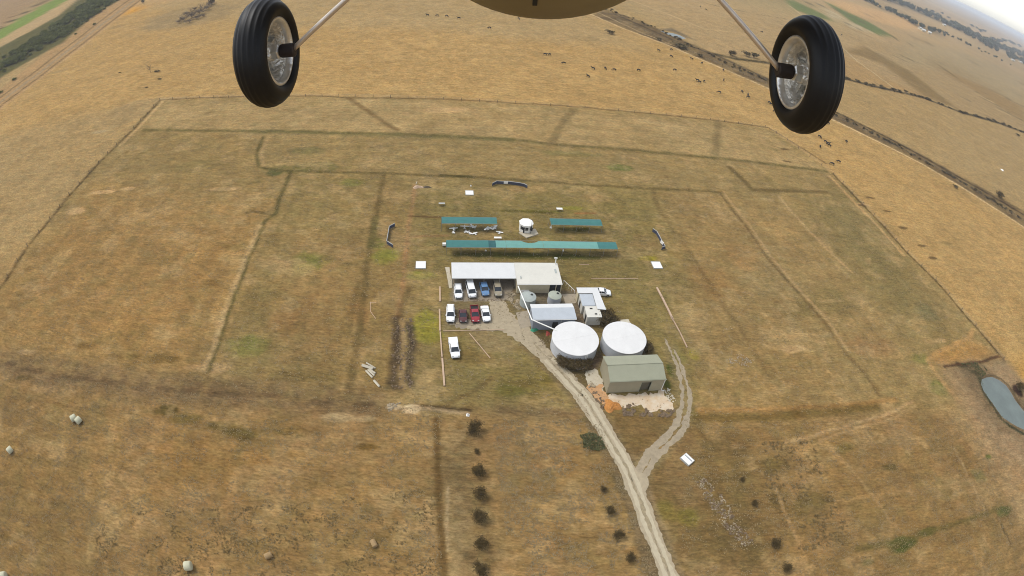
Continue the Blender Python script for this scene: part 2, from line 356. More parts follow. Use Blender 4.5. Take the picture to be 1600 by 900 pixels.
band([(600,275),(585,350),(575,410),(562,520),(545,615)], 1.8, D1, .7, 1.2, .2); band([(648,290),(640,340),(630,440),(622,500)], 1.2, (166,124,84), .6, 1., .4); band([(588,340),(580,385)], 2.2, (100,92,52), .6, 1.8)
band([(640,450),(625,490),(610,600)], 1.6, (96,78,46), .6, 1.2, .3); band([(560,440),(545,520)], 1.2, D1, .4, 1)
band([(480,268),(690,275),(740,277),(840,283),(900,288),(1000,294),(1130,300)], 1.5, (94,80,42), .65, 1.2, .3)
band([(690,274),(735,276)], 1.6, (76,68,34), .7, 1)
band([(640,337),(690,340)], 1, (104,74,44), .6, .8); band([(646,370),(700,368)], 1, (160,118,80), .5, .8); band([(786,329),(860,333)], 1.1, (92,82,34), .7, .8); band([(900,333),(930,334)], 1, (140,96,56), .7, .8)
band([(1140,262),(1160,280),(1176,297),(1290,300)], 2.4, (102,84,48), .7, 1.6)
band([(1125,302),(1162,350),(1197,400),(1240,450),(1290,507),(1320,550),(1350,582),(1377,622)], 1.1, (106,84,52), .6, .8, .3)
band([(1130,300),(1168,348),(1204,400),(1248,452),(1297,505),(1326,548)], .9, (186,152,104), .6, .7)
band([(1215,305),(1250,345),(1285,382),(1330,425)], 1.1, (194,160,110), .55, 1); band([(1020,300),(1030,330),(1075,390),(1100,430),(1160,520),(1200,590)], 1.6, (104,82,48), .45, 1.4, .5)
band([(1302,272),(1340,312),(1382,355),(1417,395),(1470,447),(1510,495),(1545,535),(1570,565)], 1.3, (88,68,36), .8, .8, .3)
band([(1296,275),(1334,315),(1376,358),(1411,398)], 1.6, (196,158,104), .7, 1)
for (x, y) in ((1225,233),(1229,252),(1360,309),(1385,330),(1411,356),(1440,384),(1457,403),(1348,321)): blob(x, y, 3.2, 1, (90,68,40), .8, .35)
band([(1520,515),(1512,530),(1490,540),(1460,553),(1450,565),(1475,600),(1500,625)], 1.6, (184,144,90), .75, 1.4)
# lower paddocks
LOW = [(-60,566),(0,572),(225,608),(575,638),(900,655),(1090,655),(1377,640),(1480,650),(1700,1000),(1500,1100),(800,1150),(0,1100),(-100,900)]
poly(LOW, (146,116,72), .95, soft=3)
poly([(0,640),(300,640),(700,700),(690,900),(0,900),(-60,760)], (148,118,72), .8, soft=14)
poly([(200,680),(480,690),(460,780),(240,760)], (150,112,60), .5, soft=10)
poly([(0,640),(120,640),(160,900),(0,900)], (130,104,62), .5, soft=8)
poly([(692,690),(735,665),(752,900),(696,900)], (122,102,68), .85, soft=3)
poly([(765,655),(935,655),(1000,800),(1030,900),(800,900)], (150,120,74), .9, soft=3)
poly([(1080,655),(1160,680),(1200,760),(1190,900),(1070,900),(1010,760)], (122,100,60), .85, soft=5)
poly([(1200,665),(1480,652),(1560,760),(1560,900),(1220,900)], (144,114,68), .8, soft=7)
poly([(1480,660),(1560,640),(1640,800),(1580,780),(1530,720)], (148,116,76), .6, soft=10)
for a in [(60,600,5,1.6,(92,76,36),.8),(40,590,4,1.4,(96,80,40),.8),(260,640,4,2,(92,78,36),.95),(290,655,6,2,(104,88,44),.7),(350,665,6,2,(100,84,40),.8),(470,675,7,2,(112,92,50),.7),(570,698,3,1,(104,82,40),.8),(380,678,5,2,(96,80,38),.8),
          (100,630,4,2,(128,96,52),.5),(400,720,6,2,(160,120,68),.5),(560,770,6,3,(150,118,70),.5),(620,850,7,3,(118,98,56),.5),(320,810,6,3,(116,98,58),.5),(860,720,5,4,(158,122,76),.5),(850,840,5,4,(156,122,76),.5),
          (920,690,1.5,1.8,(62,70,34),1.),(925,655,3,1.2,(108,96,50),.7),(830,600,8,4,(124,106,56),.7),(800,610,5,2,(112,104,50),.7),(860,590,4,3,(120,104,50),.7),(740,560,7,3,(124,102,58),.6),
          (1040,800,3,3.5,(124,110,52),.7),(1075,810,3,3,(128,114,52),.7),(1250,700,8,4,(170,134,84),.5),(1210,730,5,4,(108,92,50),.7),(1270,790,7,4,(104,90,50),.6),(1220,780,4,4,(102,86,46),.6),(1320,700,5,2,(116,102,56),.7),
          (1390,730,3,1.4,(96,82,42),.8),(1410,850,6,2.2,(82,88,40),.95),(1450,830,4,1.4,(92,92,44),.8),(1355,880,2,1,(86,88,40),.8),(1570,798,5,2,(92,98,50),.85),(1545,713,2,1,(90,100,46),.9),(1530,745,4,4,(122,118,74),.6),(1585,730,4,3,(158,118,66),.6),(1600,760,4,2,(156,116,64),.6),
          (1480,760,8,5,(136,118,74),.6),(1350,800,8,5,(142,114,66),.5),(1180,860,4,4,(112,96,58),.5),(1000,690,2.6,2,(112,96,50),.7),(1025,870,2,3,(100,84,50),.5)]:
    blob(*a[:4], a[4], a[5])
patches(ml)
pull(ss((fbm(X-90, Y, 11, 67, 4)*.75+fine*.25-.55)*9)*.3*ml, (162,128,86))
colr *= (1+sh*.12*(1-np.clip(mc+ml, 0, 1)))[:, None]
# lower boundary track
band([(-60,555),(0,562),(100,582),(225,600),(400,616),(575,630)], 7.5, (116,94,68), .55, 5, .5)
band([(-60,562),(0,567),(100,588),(225,604),(400,618),(575,632),(640,640)], 1.5, (92,72,48), .5, 1.4, .6)
band([(650,634),(700,640),(730,643)], 1.4, (76,60,38), .8, .8); band([(652,636),(700,643),(730,647)], .8, (178,150,110), .7, .6)
blob(616,636,1.9,.8,(200,176,136),.9,.35); blob(643,639,1.6,1,(196,170,128),1.,.2); blob(530,652,5,1.4,(180,152,108),.8,.4); blob(570,654,3,1,(180,152,108),.8,.4)
band([(700,630),(740,612),(770,590)], 1, (100,76,46), .4, .8)
poly([(770,636),(830,638),(905,645),(900,655),(820,652),(775,650)], (104,84,60), .85, soft=2, patch=.3)
band([(1090,642),(1200,640),(1280,636),(1370,628),(1400,626)], 1.4, (168,122,68), .5, 1.3); band([(1090,652),(1200,652),(1300,643),(1370,636)], 2.4, (110,88,44), .7, 1.8)
band([(1425,627),(1398,644),(1340,660),(1290,676),(1225,692)], .8, (196,160,112), .6, .9, .5); band([(1430,634),(1400,652),(1340,668),(1280,690)], .6, (190,154,106), .5, .8, .5)
for i in range(40):
    rs = random.Random(300+i); px, py = rs.uniform(0, 1600), rs.uniform(655, 900)
    blob(px, py, rs.uniform(1.2, 4.5), rs.uniform(.7, 2.4), rs.choice([(164,130,82),(168,136,88),(112,86,46),(116,94,52),(156,122,74)]), rs.uniform(.3, .55), .45)
band([(682,655),(686,760),(692,905)], 1.2, (106,82,46), .8, .8); band([(700,760),(697,860)], .5, (190,164,122), .4, .5)
band([(960,745),(990,820),(1015,900)], 1.1, (106,90,62), .7, .9); band([(985,770),(1010,850),(1030,905)], 1.6, (92,76,48), .6, 1.2)
band([(965,655),(985,690),(1000,712)], 1.4, (104,84,56), .6, 1)
band([(1210,760),(1235,820),(1250,850)], .7, (180,146,98), .6, .6); band([(1300,700),(1360,770),(1405,830)], .8, (178,146,98), .5, .8); band([(1490,700),(1510,740),(1540,800)], .7, (176,148,104), .5, .7); band([(1520,650),(1580,730),(1640,800)], 1.2, (176,124,72), .5, 1)
band([(1305,785),(1380,770),(1480,760)], 1, (166,132,84), .4, 1); band([(1340,857),(1410,845),(1500,815),(1560,795)], 1.4, (100,90,48), .6, 1.2); band([(1565,820),(1580,850)], .8, (90,74,46), .7, .6)
for a_, b_, c_ in ((0, 5.2, (150,130,98)), (-14, 1.6, (104,86,56)), (13, 1.0, (112,94,64))):
    band([(x+a_, y+a_*-.15) for x, y in [(812,512),(832,535),(857,561),(887,593),(913,622),(930,648),(947,677),(964,704),(980,732),(994,765),(1012,815),(1029,858),(1050,910)]], b_, c_, .6, 1.2, .3)
band([(996,752),(1012,725),(1036,700),(1058,672),(1070,640),(1070,610),(1062,575),(1050,548)], 4.2, (140,122,84), .6, 1.4, .3)
# dam surrounds
poly([(1452,565),(1460,553),(1518,530),(1560,556),(1500,568),(1470,572)], (176,132,74), .75, soft=2)
poly([(1475,572),(1565,558),(1640,640),(1660,760),(1600,740),(1540,690),(1500,625)], (154,128,94), .9, soft=4)
poly([(1470,572),(1500,625),(1545,700),(1600,760),(1600,725),(1530,665),(1500,600)], (162,132,92), .8, soft=5)
poly([(1495,570),(1535,566),(1550,585),(1620,640),(1650,700),(1620,680),(1560,675),(1525,620)], (124,104,76), .9, soft=1.6, patch=.3)
band([(1531,592),(1540,588),(1552,587),(1564,592),(1576,602),(1584,614),(1590,628),(1606,646)], 1.0, (84,70,50), .8, .8, .2); band([(1531,594),(1536,612),(1549,632),(1564,654),(1580,666),(1604,680)], 1.1, (56,58,40), .9, .8, .2); band([(1498,570),(1512,575),(1524,582),(1532,592)], 2.2, (78,72,50), .8, 1.2, .4)
band([(1475,573),(1500,569),(1530,566),(1560,557)], 1.1, (86,60,40), .8, .9)
blob(1590,610,2,2.2,(60,44,36),.95,.2)
# car park, building surrounds, garden beds
poly([(706,436),(806,436),(803,470),(706,471)], (138,124,104), .95, soft=.8)
poly([(693,471),(765,472),(768,515),(694,515)], (122,108,82), .8, soft=1.6, patch=.4)
poly([(790,452),(815,452),(835,480),(830,500),(806,496),(790,478)], (150,134,110), .8, soft=1.4, patch=.5)
poly([(808,444),(902,455),(905,520),(870,520),(832,500),(812,470)], (116,104,84), .95, soft=1.5)
poly([(895,455),(915,455),(935,500),(920,520),(895,500)], (120,104,84), .9, soft=1.2)
poly([(822,512),(860,520),(870,545),(925,575),(960,600),(945,640),(900,596),(860,556)], (98,84,54), .9, soft=1.5, patch=.2)
poly([(930,545),(942,545),(940,560),(935,580),(918,578)], (112,92,74), .9, soft=1)
poly([(928,490),(975,500),(1018,550),(1005,560),(1000,520),(935,520)], (96,78,52), .85, soft=1.5, patch=.3)
poly([(730,515),(790,516),(812,540),(800,552),(760,548),(735,528)], (148,128,94), .55, soft=1.5, patch=.8)
poly([(612,495),(626,495),(628,560),(628,610),(611,608),(612,540)], (80,66,52), .95, soft=.9, patch=.25)
poly([(635,503),(647,508),(648,560),(645,605),(634,604),(634,540)], (76,64,52), .95, soft=.8, patch=.2)
band([(629,500),(630,605)], 1.0, (170,140,96), .6, .8)
poly([(1058,540),(1066,530),(1085,600),(1090,650),(1078,655),(1085,610)], (116,102,52), .6, soft=1.2)
poly([(945,640),(1050,650),(1062,655),(1010,700),(985,715),(960,670)], (122,98,58), .8, soft=1.5)
# speckle of clods and straw in the vertex colours
sp = (vn(X, Y, .8, 91)-.5)*.16+(vn(X, Y, 2.3, 92)-.5)*.16+(NZ-.5)*.22+(NZ3-.5)*.14
near = np.clip(1.4-np.hypot(X, Y-100)/500, .35, 1)
mow = np.sin((X*math.sin(AS)-Y*math.cos(AS))*2.2+NZ*3)*.018
colr *= np.clip(1+(sp+mow)*near, .5, 1.6)[:, None]
hue = (fbm(X, Y, 14, 55)-.5)*.10
colr[:, 0] *= 1+hue*.6; colr[:, 2] *= 1-hue

nx, ny = len(gx), len(gy)
Zg = np.zeros(NV)
ii = (np.arange(ny-1)[:, None]*nx+np.arange(nx-1)[None, :]).ravel()
fv = np.stack([ii, ii+1, ii+1+nx, ii+nx], 1).astype(np.int32)
me = bpy.data.meshes.new('ground')
me.vertices.add(NV); me.vertices.foreach_set('co', np.stack([X, Y, Zg], 1).astype(np.float32).ravel())
me.loops.add(len(fv)*4); me.loops.foreach_set('vertex_index', fv.ravel())
me.polygons.add(len(fv)); me.polygons.foreach_set('loop_start', np.arange(0, len(fv)*4, 4, dtype=np.int32))
try: me.polygons.foreach_set('loop_total', np.full(len(fv), 4, np.int32))
except Exception: pass
me.update(calc_edges=True)
ca = me.color_attributes.new('soil', 'FLOAT_COLOR', 'POINT')
ca.data.foreach_set('color', np.concatenate([np.clip(colr, 0, .8), np.ones((NV, 1))], 1).astype(np.float32).ravel())
ground = link('ground', me); tag(ground, None, None, None, 'structure')
gm = bpy.data.materials.new('dry_pasture'); gm.use_nodes = True; n = gm.node_tree; L = n.links; p = n.nodes['Principled BSDF']
p.inputs['Roughness'].default_value = 1; p.inputs['Specular IOR Level'].default_value = 0.0
at = n.nodes.new('ShaderNodeAttribute'); at.attribute_name = 'soil'
geo = n.nodes.new('ShaderNodeNewGeometry')
def noise(sc, det=4, rough=.6, stretch=None):
    t = n.nodes.new('ShaderNodeTexNoise'); t.inputs['Scale'].default_value = sc; t.inputs['Detail'].default_value = det; t.inputs['Roughness'].default_value = rough
    mp = n.nodes.new('ShaderNodeMapping'); mp.inputs['Rotation'].default_value = (0, 0, -AS)
    if stretch: mp.inputs['Scale'].default_value = stretch
    L.new(geo.outputs['Position'], mp.inputs['Vector']); L.new(mp.outputs[0], t.inputs['Vector']); return t
def rng(src, a, b, lo, hi):
    r = n.nodes.new('ShaderNodeMapRange'); r.inputs['From Min'].default_value = a; r.inputs['From Max'].default_value = b
    r.inputs['To Min'].default_value = lo; r.inputs['To Max'].default_value = hi; L.new(src, r.inputs['Value']); return r.outputs[0]
def mul(a, b):
    r = n.nodes.new('ShaderNodeMath'); r.operation = 'MULTIPLY'; L.new(a, r.inputs[0]); L.new(b, r.inputs[1]); return r.outputs[0]
n1 = noise(1.7, 3, .8, (.6, 1.4, 1)); n2 = noise(.5, 4, .7, (.55, 1.5, 1)); n5 = noise(.33, 4, .75, (.8, 1.2, 1)); n3 = noise(.11, 4, .6); n4 = noise(1.1, 3, .7, (.35, 2.2, 1))
k = mul(mul(rng(n1.outputs[0], .36, .64, .74, 1.26), rng(n2.outputs[0], .34, .66, .82, 1.18)), mul(rng(n3.outputs[0], .3, .7, .88, 1.12), rng(n4.outputs[0], .3, .7, .88, 1.12)))
vm = n.nodes.new('ShaderNodeVectorMath'); vm.operation = 'SCALE'; L.new(at.outputs['Color'], vm.inputs[0]); L.new(k, vm.inputs['Scale'])
hm = n.nodes.new('ShaderNodeMix'); hm.data_type = 'RGBA'; hm.inputs['A'].default_value = (.95, 1.0, 1.0, 1); hm.inputs['B'].default_value = (1.05, 1.0, .96, 1); L.new(rng(n5.outputs[0], .38, .62, 0, 1), hm.inputs['Factor'])
hv = n.nodes.new('ShaderNodeVectorMath'); hv.operation = 'MULTIPLY'; L.new(vm.outputs[0], hv.inputs[0]); L.new(hm.outputs['Result'], hv.inputs[1])
L.new(hv.outputs[0], p.inputs['Base Color'])
bp = n.nodes.new('ShaderNodeBump'); bp.inputs['Strength'].default_value = .5; bp.inputs['Distance'].default_value = .35
L.new(n2.outputs[0], bp.inputs['Height']); L.new(bp.outputs['Normal'], p.inputs['Normal'])
me.materials.append(gm)

# ---------------------------------------------------------------- materials
M = {}
M['gravel'] = mat('pale_gravel', S(184,168,138), .95, var=.16, scale=1.3, bump=.4, bscale=9)
M['gravel2'] = mat('worn_gravel', S(172,156,128), .95, var=.2, scale=.9, bump=.4, bscale=9)
M['grit'] = mat('car_park_grit', S(156,142,120), .95, var=.16, scale=.8, bump=.4, bscale=9)
M['concrete'] = mat('concrete', S(176,162,138), .85, var=.1, scale=1.2, bump=.15)
M['paleconc'] = mat('weathered_concrete', S(206,194,168), .85, var=.1, scale=1.5, bump=.15)
M['apron'] = mat('sandy_crushed_rock', S(222,190,150), .95, var=.1, scale=.7, bump=.3, col2=S(236,222,196))
M['sand'] = mat('orange_sand', S(204,140,72), .95, var=.2, scale=1.2, bump=.5, bscale=5)
M['rubble'] = mat('rubble_stone', S(166,150,122), .9, var=.4, scale=.8, bump=.3)
M['darkrubble'] = mat('grey_spoil', S(128,108,84), .95, var=.3, scale=.9, bump=.4)
M['water'] = mat('dam_water', S(112,122,114), .35, var=.22, scale=.18, spec=.5)
M['whiteroof'] = mat('white_painted_steel', S(228,228,224,1.36), .5, var=.04, scale=.6, wave=.06, wscale=6)
M['whiteroof2'] = mat('off_white_steel', S(226,222,208,1.38), .5, var=.05, scale=.5, wave=.06, wscale=6)
M['bluewhite'] = mat('zinc_roof_sheet', S(206,212,216), .45, var=.05, scale=.7, wave=.12, wscale=5)
M['bluegrey'] = mat('blue_grey_cladding', S(156,162,170), .6, var=.08, scale=1, wave=.2, wscale=6)
M['cream'] = mat('cream_cladding', S(226,212,176), .7, var=.06, scale=1.2, wave=.06, wscale=5)
M['greenroof'] = mat('sage_green_roof', S(170,170,144), .55, var=.05, scale=.7, wave=.12, wscale=5)
M['greenwall'] = mat('sage_grey_wall', S(184,174,144), .65, var=.06, scale=.7, wave=.18, wscale=6)
M['tankroof'] = mat('white_tank_cover', S(234,232,227,1.4), .5, var=.05, scale=.5)
M['tankwall'] = mat('galvanised_tank_wall', S(206,208,210), .5, metal=.0, var=.1, scale=1.0)
M['tankgreen'] = mat('pale_green_tank', S(178,182,164), .6, var=.08, scale=1.4)
M['tankgrey'] = mat('grey_tank_top', S(182,188,180), .6, var=.08, scale=1.4)
M['teal'] = mat('dark_teal_shade_cloth', S(70,128,122), .8, var=.08, scale=.9, bump=.2)
M['teal2'] = mat('light_teal_shade_cloth', S(118,172,160), .8, var=.06, scale=.9, bump=.2)
M['teal3'] = mat('deep_teal_shade_cloth', S(50,100,100), .8, var=.06, scale=.9)
M['post'] = mat('galvanised_post', S(160,156,146), .5, metal=.4, var=.08)
M['timber'] = mat('grey_fence_timber', S(120,104,84), .9, var=.2, scale=4)
M['pinktimber'] = mat('pale_treated_timber', S(208,178,148), .85, var=.12, scale=1.4)
M['white'] = mat('white_paint', S(238,236,228,1.2), .5, var=.04, scale=2)
M['lightgrey'] = mat('light_grey_plastic', S(190,190,184), .6, var=.06)
M['beam'] = mat('pale_concrete_beam', S(214,204,180), .85, var=.1, scale=2)
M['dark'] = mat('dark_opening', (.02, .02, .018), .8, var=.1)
M['glass'] = mat('dark_glass', (.022, .027, .032), .12, var=.1, spec=.6)
M['blackrub'] = mat('black_rubber', (.018, .018, .018), .75, var=.15, scale=30, spec=.3)
M['net'] = mat('blue_black_netting', S(74,78,94), .9, var=.2, scale=5)
M['greentarp'] = mat('green_tarpaulin', S(58,150,112), .6, var=.12, scale=2)
M['red'] = mat('faded_red_plastic', S(178,80,64), .6, var=.1)
M['bale'] = mat('pale_bale_wrap', S(212,208,176), .7, var=.08, scale=2.5, bump=.2)
M['oldbale'] = mat('weathered_straw_bale', S(178,148,104), .95, var=.12, scale=3, bump=.4)
M['bark'] = mat('bark', (.10, .075, .05), .95, var=.25, scale=6)
M['leafd'] = mat('dark_dry_foliage', (.088, .062, .026), 1, var=.45, scale=1.6, spec=0)
M['leafh'] = mat('hedge_foliage', (.13, .135, .04), 1, var=.6, scale=.25, spec=0)
M['leafs'] = mat('scrub_foliage', (.12, .09, .042), 1, var=.4, scale=.8, spec=0)
M['leaff'] = mat('far_tree_foliage', (.08, .085, .038), 1, var=.3, scale=.06, spec=0)
M['tuft'] = mat('tussock_grass', (.15, .105, .045), 1, var=.35, scale=1.2, spec=0)
M['twig'] = mat('dead_twigs', (.13, .095, .065), .95, var=.25, scale=2)
M['hide'] = mat('black_hide', (.012, .011, .010), .8, var=.2, scale=2)

# ---------------------------------------------------------------- sheets laid on the ground
def sheet(name, P, z, m, kind='structure', label=None, cat=None):
    bm = NB(); bm.faces.new([bm.verts.new((q[0], q[1], z)) for q in P])
    bmesh.ops.triangulate(bm, faces=bm.faces)
    o = fin(name, bm, m); o['kind'] = kind
    return o
def ragged(pts, jit=.22, step=.5, closed=True, seed=1):
    rs = random.Random(seed); P = [gp(*p) for p in pts]; out = []; n = len(P)
    for i in range(n if closed else n-1):
        a, b = P[i], P[(i+1) % n]; k = max(1, int((b-a).length/step)); nn = Vector((-(b-a).y, (b-a).x, 0)).normalized()
        for j in range(k): out.append(a.lerp(b, j/k)+nn*rs.gauss(0, jit))
    return out
def ribbon(name, ctr, z, m, jit=.18, seed=2, step=.45):
    """ctr: (px, py, width_m) along the middle; edges ragged"""
    rs = random.Random(seed); C = [(gp(a, b), w) for a, b, w in ctr]; bm = NB(); prev = None
    # Catmull-Rom through the middle points
    pts = []
    for i in range(len(C)-1):
        p0, p1, p2, p3 = C[max(i-1, 0)][0], C[i][0], C[i+1][0], C[min(i+2, len(C)-1)][0]; w1, w2 = C[i][1], C[i+1][1]
        k = max(2, int((p2-p1).length/step))
        for j in range(k):
            t = j/k; q = .5*((2*p1)+(p2-p0)*t+(2*p0-5*p1+4*p2-p3)*t*t+(3*p1-p0-3*p2+p3)*t**3); pts.append((q, w1+(w2-w1)*t))
    pts.append(C[-1])
    e1 = e2 = 0
    for i, (q, w) in enumerate(pts):
        d = (pts[min(i+1, len(pts)-1)][0]-pts[max(i-1, 0)][0]).normalized(); nn = Vector((-d.y, d.x, 0))
        e1 = e1*.6+rs.gauss(0, jit); e2 = e2*.6+rs.gauss(0, jit)
        a = q+nn*(w/2+e1); b = q-nn*(w/2+e2)
        cur = (bm.verts.new((a.x, a.y, z)), bm.verts.new((q.x, q.y, z)), bm.verts.new((b.x, b.y, z)))
        if prev: bm.faces.new((prev[0], cur[0], cur[1], prev[1])); bm.faces.new((prev[1], cur[1], cur[2], prev[2]))
        prev = cur
    o = fin(name, bm, m); o['kind'] = 'structure'; return o
ribbon('road', [(812,512,3.6),(832,535,3.9),(857,561,3.6),(887,593,3.5),(913,622,3.5),(930,648,3.4),(947,677,3.2),(964,704,3.1),(980,732,3.1),(994,765,3.2),(1012,815,3.0),(1029,858,3.0),(1050,910,3.0),(1085,1010,3.0)], .018, M['gravel'], .1)
RC = [(812,512),(832,535),(857,561),(887,593),(913,622),(930,648),(947,677),(964,704),(980,732),(994,765),(1012,815),(1029,858),(1050,910)]
M['rut'] = mat('packed_wheel_rut', S(202,188,158), .95, var=.1, scale=1.2); M['crown'] = mat('loose_gravel_crown', S(166,150,118), .95, var=.25, scale=1.6, bump=.4, bscale=9)
ribbon('wheel_rut', [(a-5.2, b+1.5, .75) for a, b in RC[2:]], .030, M['rut'], .07, 21); ribbon('wheel_rut', [(a+5.4, b-1.5, .75) for a, b in RC[2:]], .030, M['rut'], .07, 22)
ribbon('gravel_crown', [(a, b, .35) for a, b in RC[1:]], .034, M['crown'], .12, 23)
sheet('car_park', ragged([(764,470),(789,470),(797,487),(808,501),(814,514),(828,520),(850,540),(862,556),(846,560),(828,545),(806,531),(781,517),(731,514.5),(727,509),(766,504)], .25, .5), .022, M['gravel'])
sheet('car_park', ragged([(708,436),(804,436),(801,452),(790,470),(708,471)], .1, .5), .014, M['grit'])
sheet('car_park', ragged([(698,497),(731,500),(764,498),(768,514),(725,514),(702,508)], .3, .5, seed=4), .010, M['grit'])
ribbon('track', [(996,752,1.5),(1002,728,1.6),(1020,702,1.5),(1040,683,1.4),(1053,668,1.1),(1061,650,1.0),(1066,622,.9),(1065,600,.8),(1058,575,.8),(1052,558,.7),(1046,546,.6),(1038,528,.35)], .014, M['gravel2'], .13, 5)
ribbon('track', [(998,752,1.2),(1012,734,1.2),(1034,706,1.2),(1056,686,1.2),(1070,664,1.1),(1076,645,1.1),(1077,618,1.0),(1074,600,.8),(1066,577,.7),(1060,560,.5),(1052,546,.4)], .010, M['gravel2'], .13, 6)
ribbon('track', [(990,770,3.6),(996,752,4.2),(1000,738,2.4)], .026, M['gravel'], .1, 7)
sheet('path', ragged([(806,489),(825,485.5),(830,510),(813,514)], .05, 1), .030, M['concrete'])
sheet('path', ragged([(878,459.5),(903,459),(906,473.5),(884,475)], .03, 1), .012, M['concrete'])
sheet('path', ragged([(695.5,417.5),(702,417.5),(708,449),(702,450.5)], .03, 1), .030, M['paleconc'])
sheet('yard', ragged([(946,619),(1037,611),(1052,634),(1046,640),(1022,641),(1016,646),(1002,636),(985,634),(970,640),(962,636),(945,632),(938,622)], .35, .5, seed=9), .012, M['apron'])
sheet('yard', ragged([(914,579),(934,576),(942,600),(946,618),(932,612),(918,602)], .3, .5, seed=10), .008, M['paleconc'])
sheet('yard', ragged([(916,602),(940,600),(948,620),(945,634),(934,628),(922,612)], .3, .5, seed=11), .016, mat('orange_gravel', S(206,160,112), .95, var=.15, scale=.9))
sheet('pond', [gp(*q) for q in [(1534,593),(1541,590),(1550,589),(1561,594),(1572,602),(1580,614),(1586,625),(1596,638),(1606,650),(1616,668),(1606,674),(1590,667),(1578,660),(1566,652),(1558,641),(1550,629),(1543,620),(1537,611),(1533,601)]], .02, M['water'])
sheet('stream', [gp(*q) for q in [(1031,48),(1040,50),(1052,52),(1062,55),(1072,60),(1067,61),(1054,58),(1044,54)]], .02, M['water'])

# ---------------------------------------------------------------- buildings (local axes: x along the front, y back, z up)
def at(px, py, z=0): p = gp(px, py, z); return Vector((p.x, p.y, 0))
def P(name, f, m, parent, **kw):
    bm = NB(); f(bm); return fin(name, bm, M[m] if isinstance(m, str) else m, parent, **kw)
def slab(bm, pts, t=.06):
    """thin roof sheet: pts (x,y,z) counter-clockwise from above"""
    up = [bm.verts.new(p) for p in pts]; dn = [bm.verts.new((p[0], p[1], p[2]-t)) for p in pts]; n = len(pts)
    bm.faces.new(up); bm.faces.new(dn[::-1])
    for i in range(n): bm.faces.new((up[i], dn[i], dn[(i+1) % n], up[(i+1) % n]))

# clubhouse with carport
o = gp(706.7, 434.7, 2.9); c = thing('clubhouse', 'long clubhouse with white roof, cream walls and an open carport over a row of cars', 'building', (o.x, o.y, 0), AS)
CW, CD, HW = 14.5, 5.3, 10.4        # carport width and depth, house width
P('carport_roof', lambda b: slab(b, [(-.1,-.0,2.85),(CW,-.0,2.85),(CW,CD,3.2),(-.1,CD,3.2)]), 'whiteroof', c)
P('roof_fascia', lambda b: box(b, -.14, CW, -.08, -.003, 2.72, 2.9), 'lightgrey', c)
for i in range(5): P('carport_post', lambda b: box(b, i*3.55+.05, i*3.55+.17, .15, .27, 0, 2.78), 'post', c)
P('back_wall', lambda b: box(b, .05, CW-.1, CD-.2, CD-.1, 0, 3.1), 'cream', c)
P('side_wall', lambda b: box(b, -.06, .04, .35, CD-.25, 1.0, 2.6), 'cream', c)
P('wall', lambda b: prism(b, [(CW+.1,-1.75),(CW+HW-.2,-1.75),(CW+HW-.2,CD-.15),(CW+.1,CD-.15)], 0, [2.8,2.8,3.15,3.15]), 'cream', c)
rf = P('roof', lambda b: slab(b, [(CW+.004,-2.05,2.92),(CW+HW,-2.05,2.92),(CW+HW-.1,CD-.1,3.32),(CW+.004,CD-.1,3.32)], .1), 'whiteroof2', c)
P('chimney', lambda b: (box(b, CW+HW-.75, CW+HW-.55, CD-.6, CD-.4, 3.2, 5.0), box(b, CW+HW-1.1, CW+HW-.35, CD-.62, CD-.38, 5.0, 5.15)), 'white', rf)
P('roof_vent', lambda b: box(b, CW+.9, CW+1.15, -.2, .5, 2.95, 3.2), 'tankgrey', rf)
P('roof_vent', lambda b: box(b, CW+HW-1.2, CW+HW-.7, 1.6, 3.2, 3.05, 3.2), 'tankgrey', rf)
P('gutter', lambda b: tube(b, [(CW, -2.12, 2.8), (CW+HW, -2.12, 2.8)], .07, 6), 'white', rf)
P('veranda_shade_panel', lambda b: box(b, CW+7.6, CW+HW-.25, -1.765, -1.745, .0, 2.7), 'dark', c)  # flat dark sheet on the wall, imitates the shade inside the recess
P('window', lambda b: box(b, CW+7.9, CW+8.8, -1.80, -1.768, 1.7, 2.3), 'glass', c)
P('window', lambda b: box(b, CW+9.4, CW+9.9, -1.80, -1.768, 1.5, 2.3), 'glass', c)
P('veranda_post', lambda b: box(b, CW+8.95, CW+9.1, -2.0, -1.85, 0, 2.8), 'cream', c)
P('veranda_post', lambda b: box(b, CW+HW-.2, CW+HW-.05, -2.0, -1.85, 0, 2.8), 'cream', c)
P('inner_bench', lambda b: box(b, CW-4.0, CW-.3, 3.0, 3.6, .45, .55), 'timber', c)
# rails from the clubhouse corner
fa, fb = gp(880, 443), gp(897, 459); 
t = thing('pipe_railing', 'thin pipe railing running down from the clubhouse corner beside the small paved yard', 'railing', fa)
bm = NB(); d = fb-fa; tube(bm, [(0,0,1.0), d+Vector((0,0,1.0))], .05, 6); fin('top_rail', bm, M['white'], t)
for i in range(5): bm = NB(); q = d*(i/4); tube(bm, [q, q+Vector((0,0,1.0))], .04, 6); fin('rail_post', bm, M['white'], t)

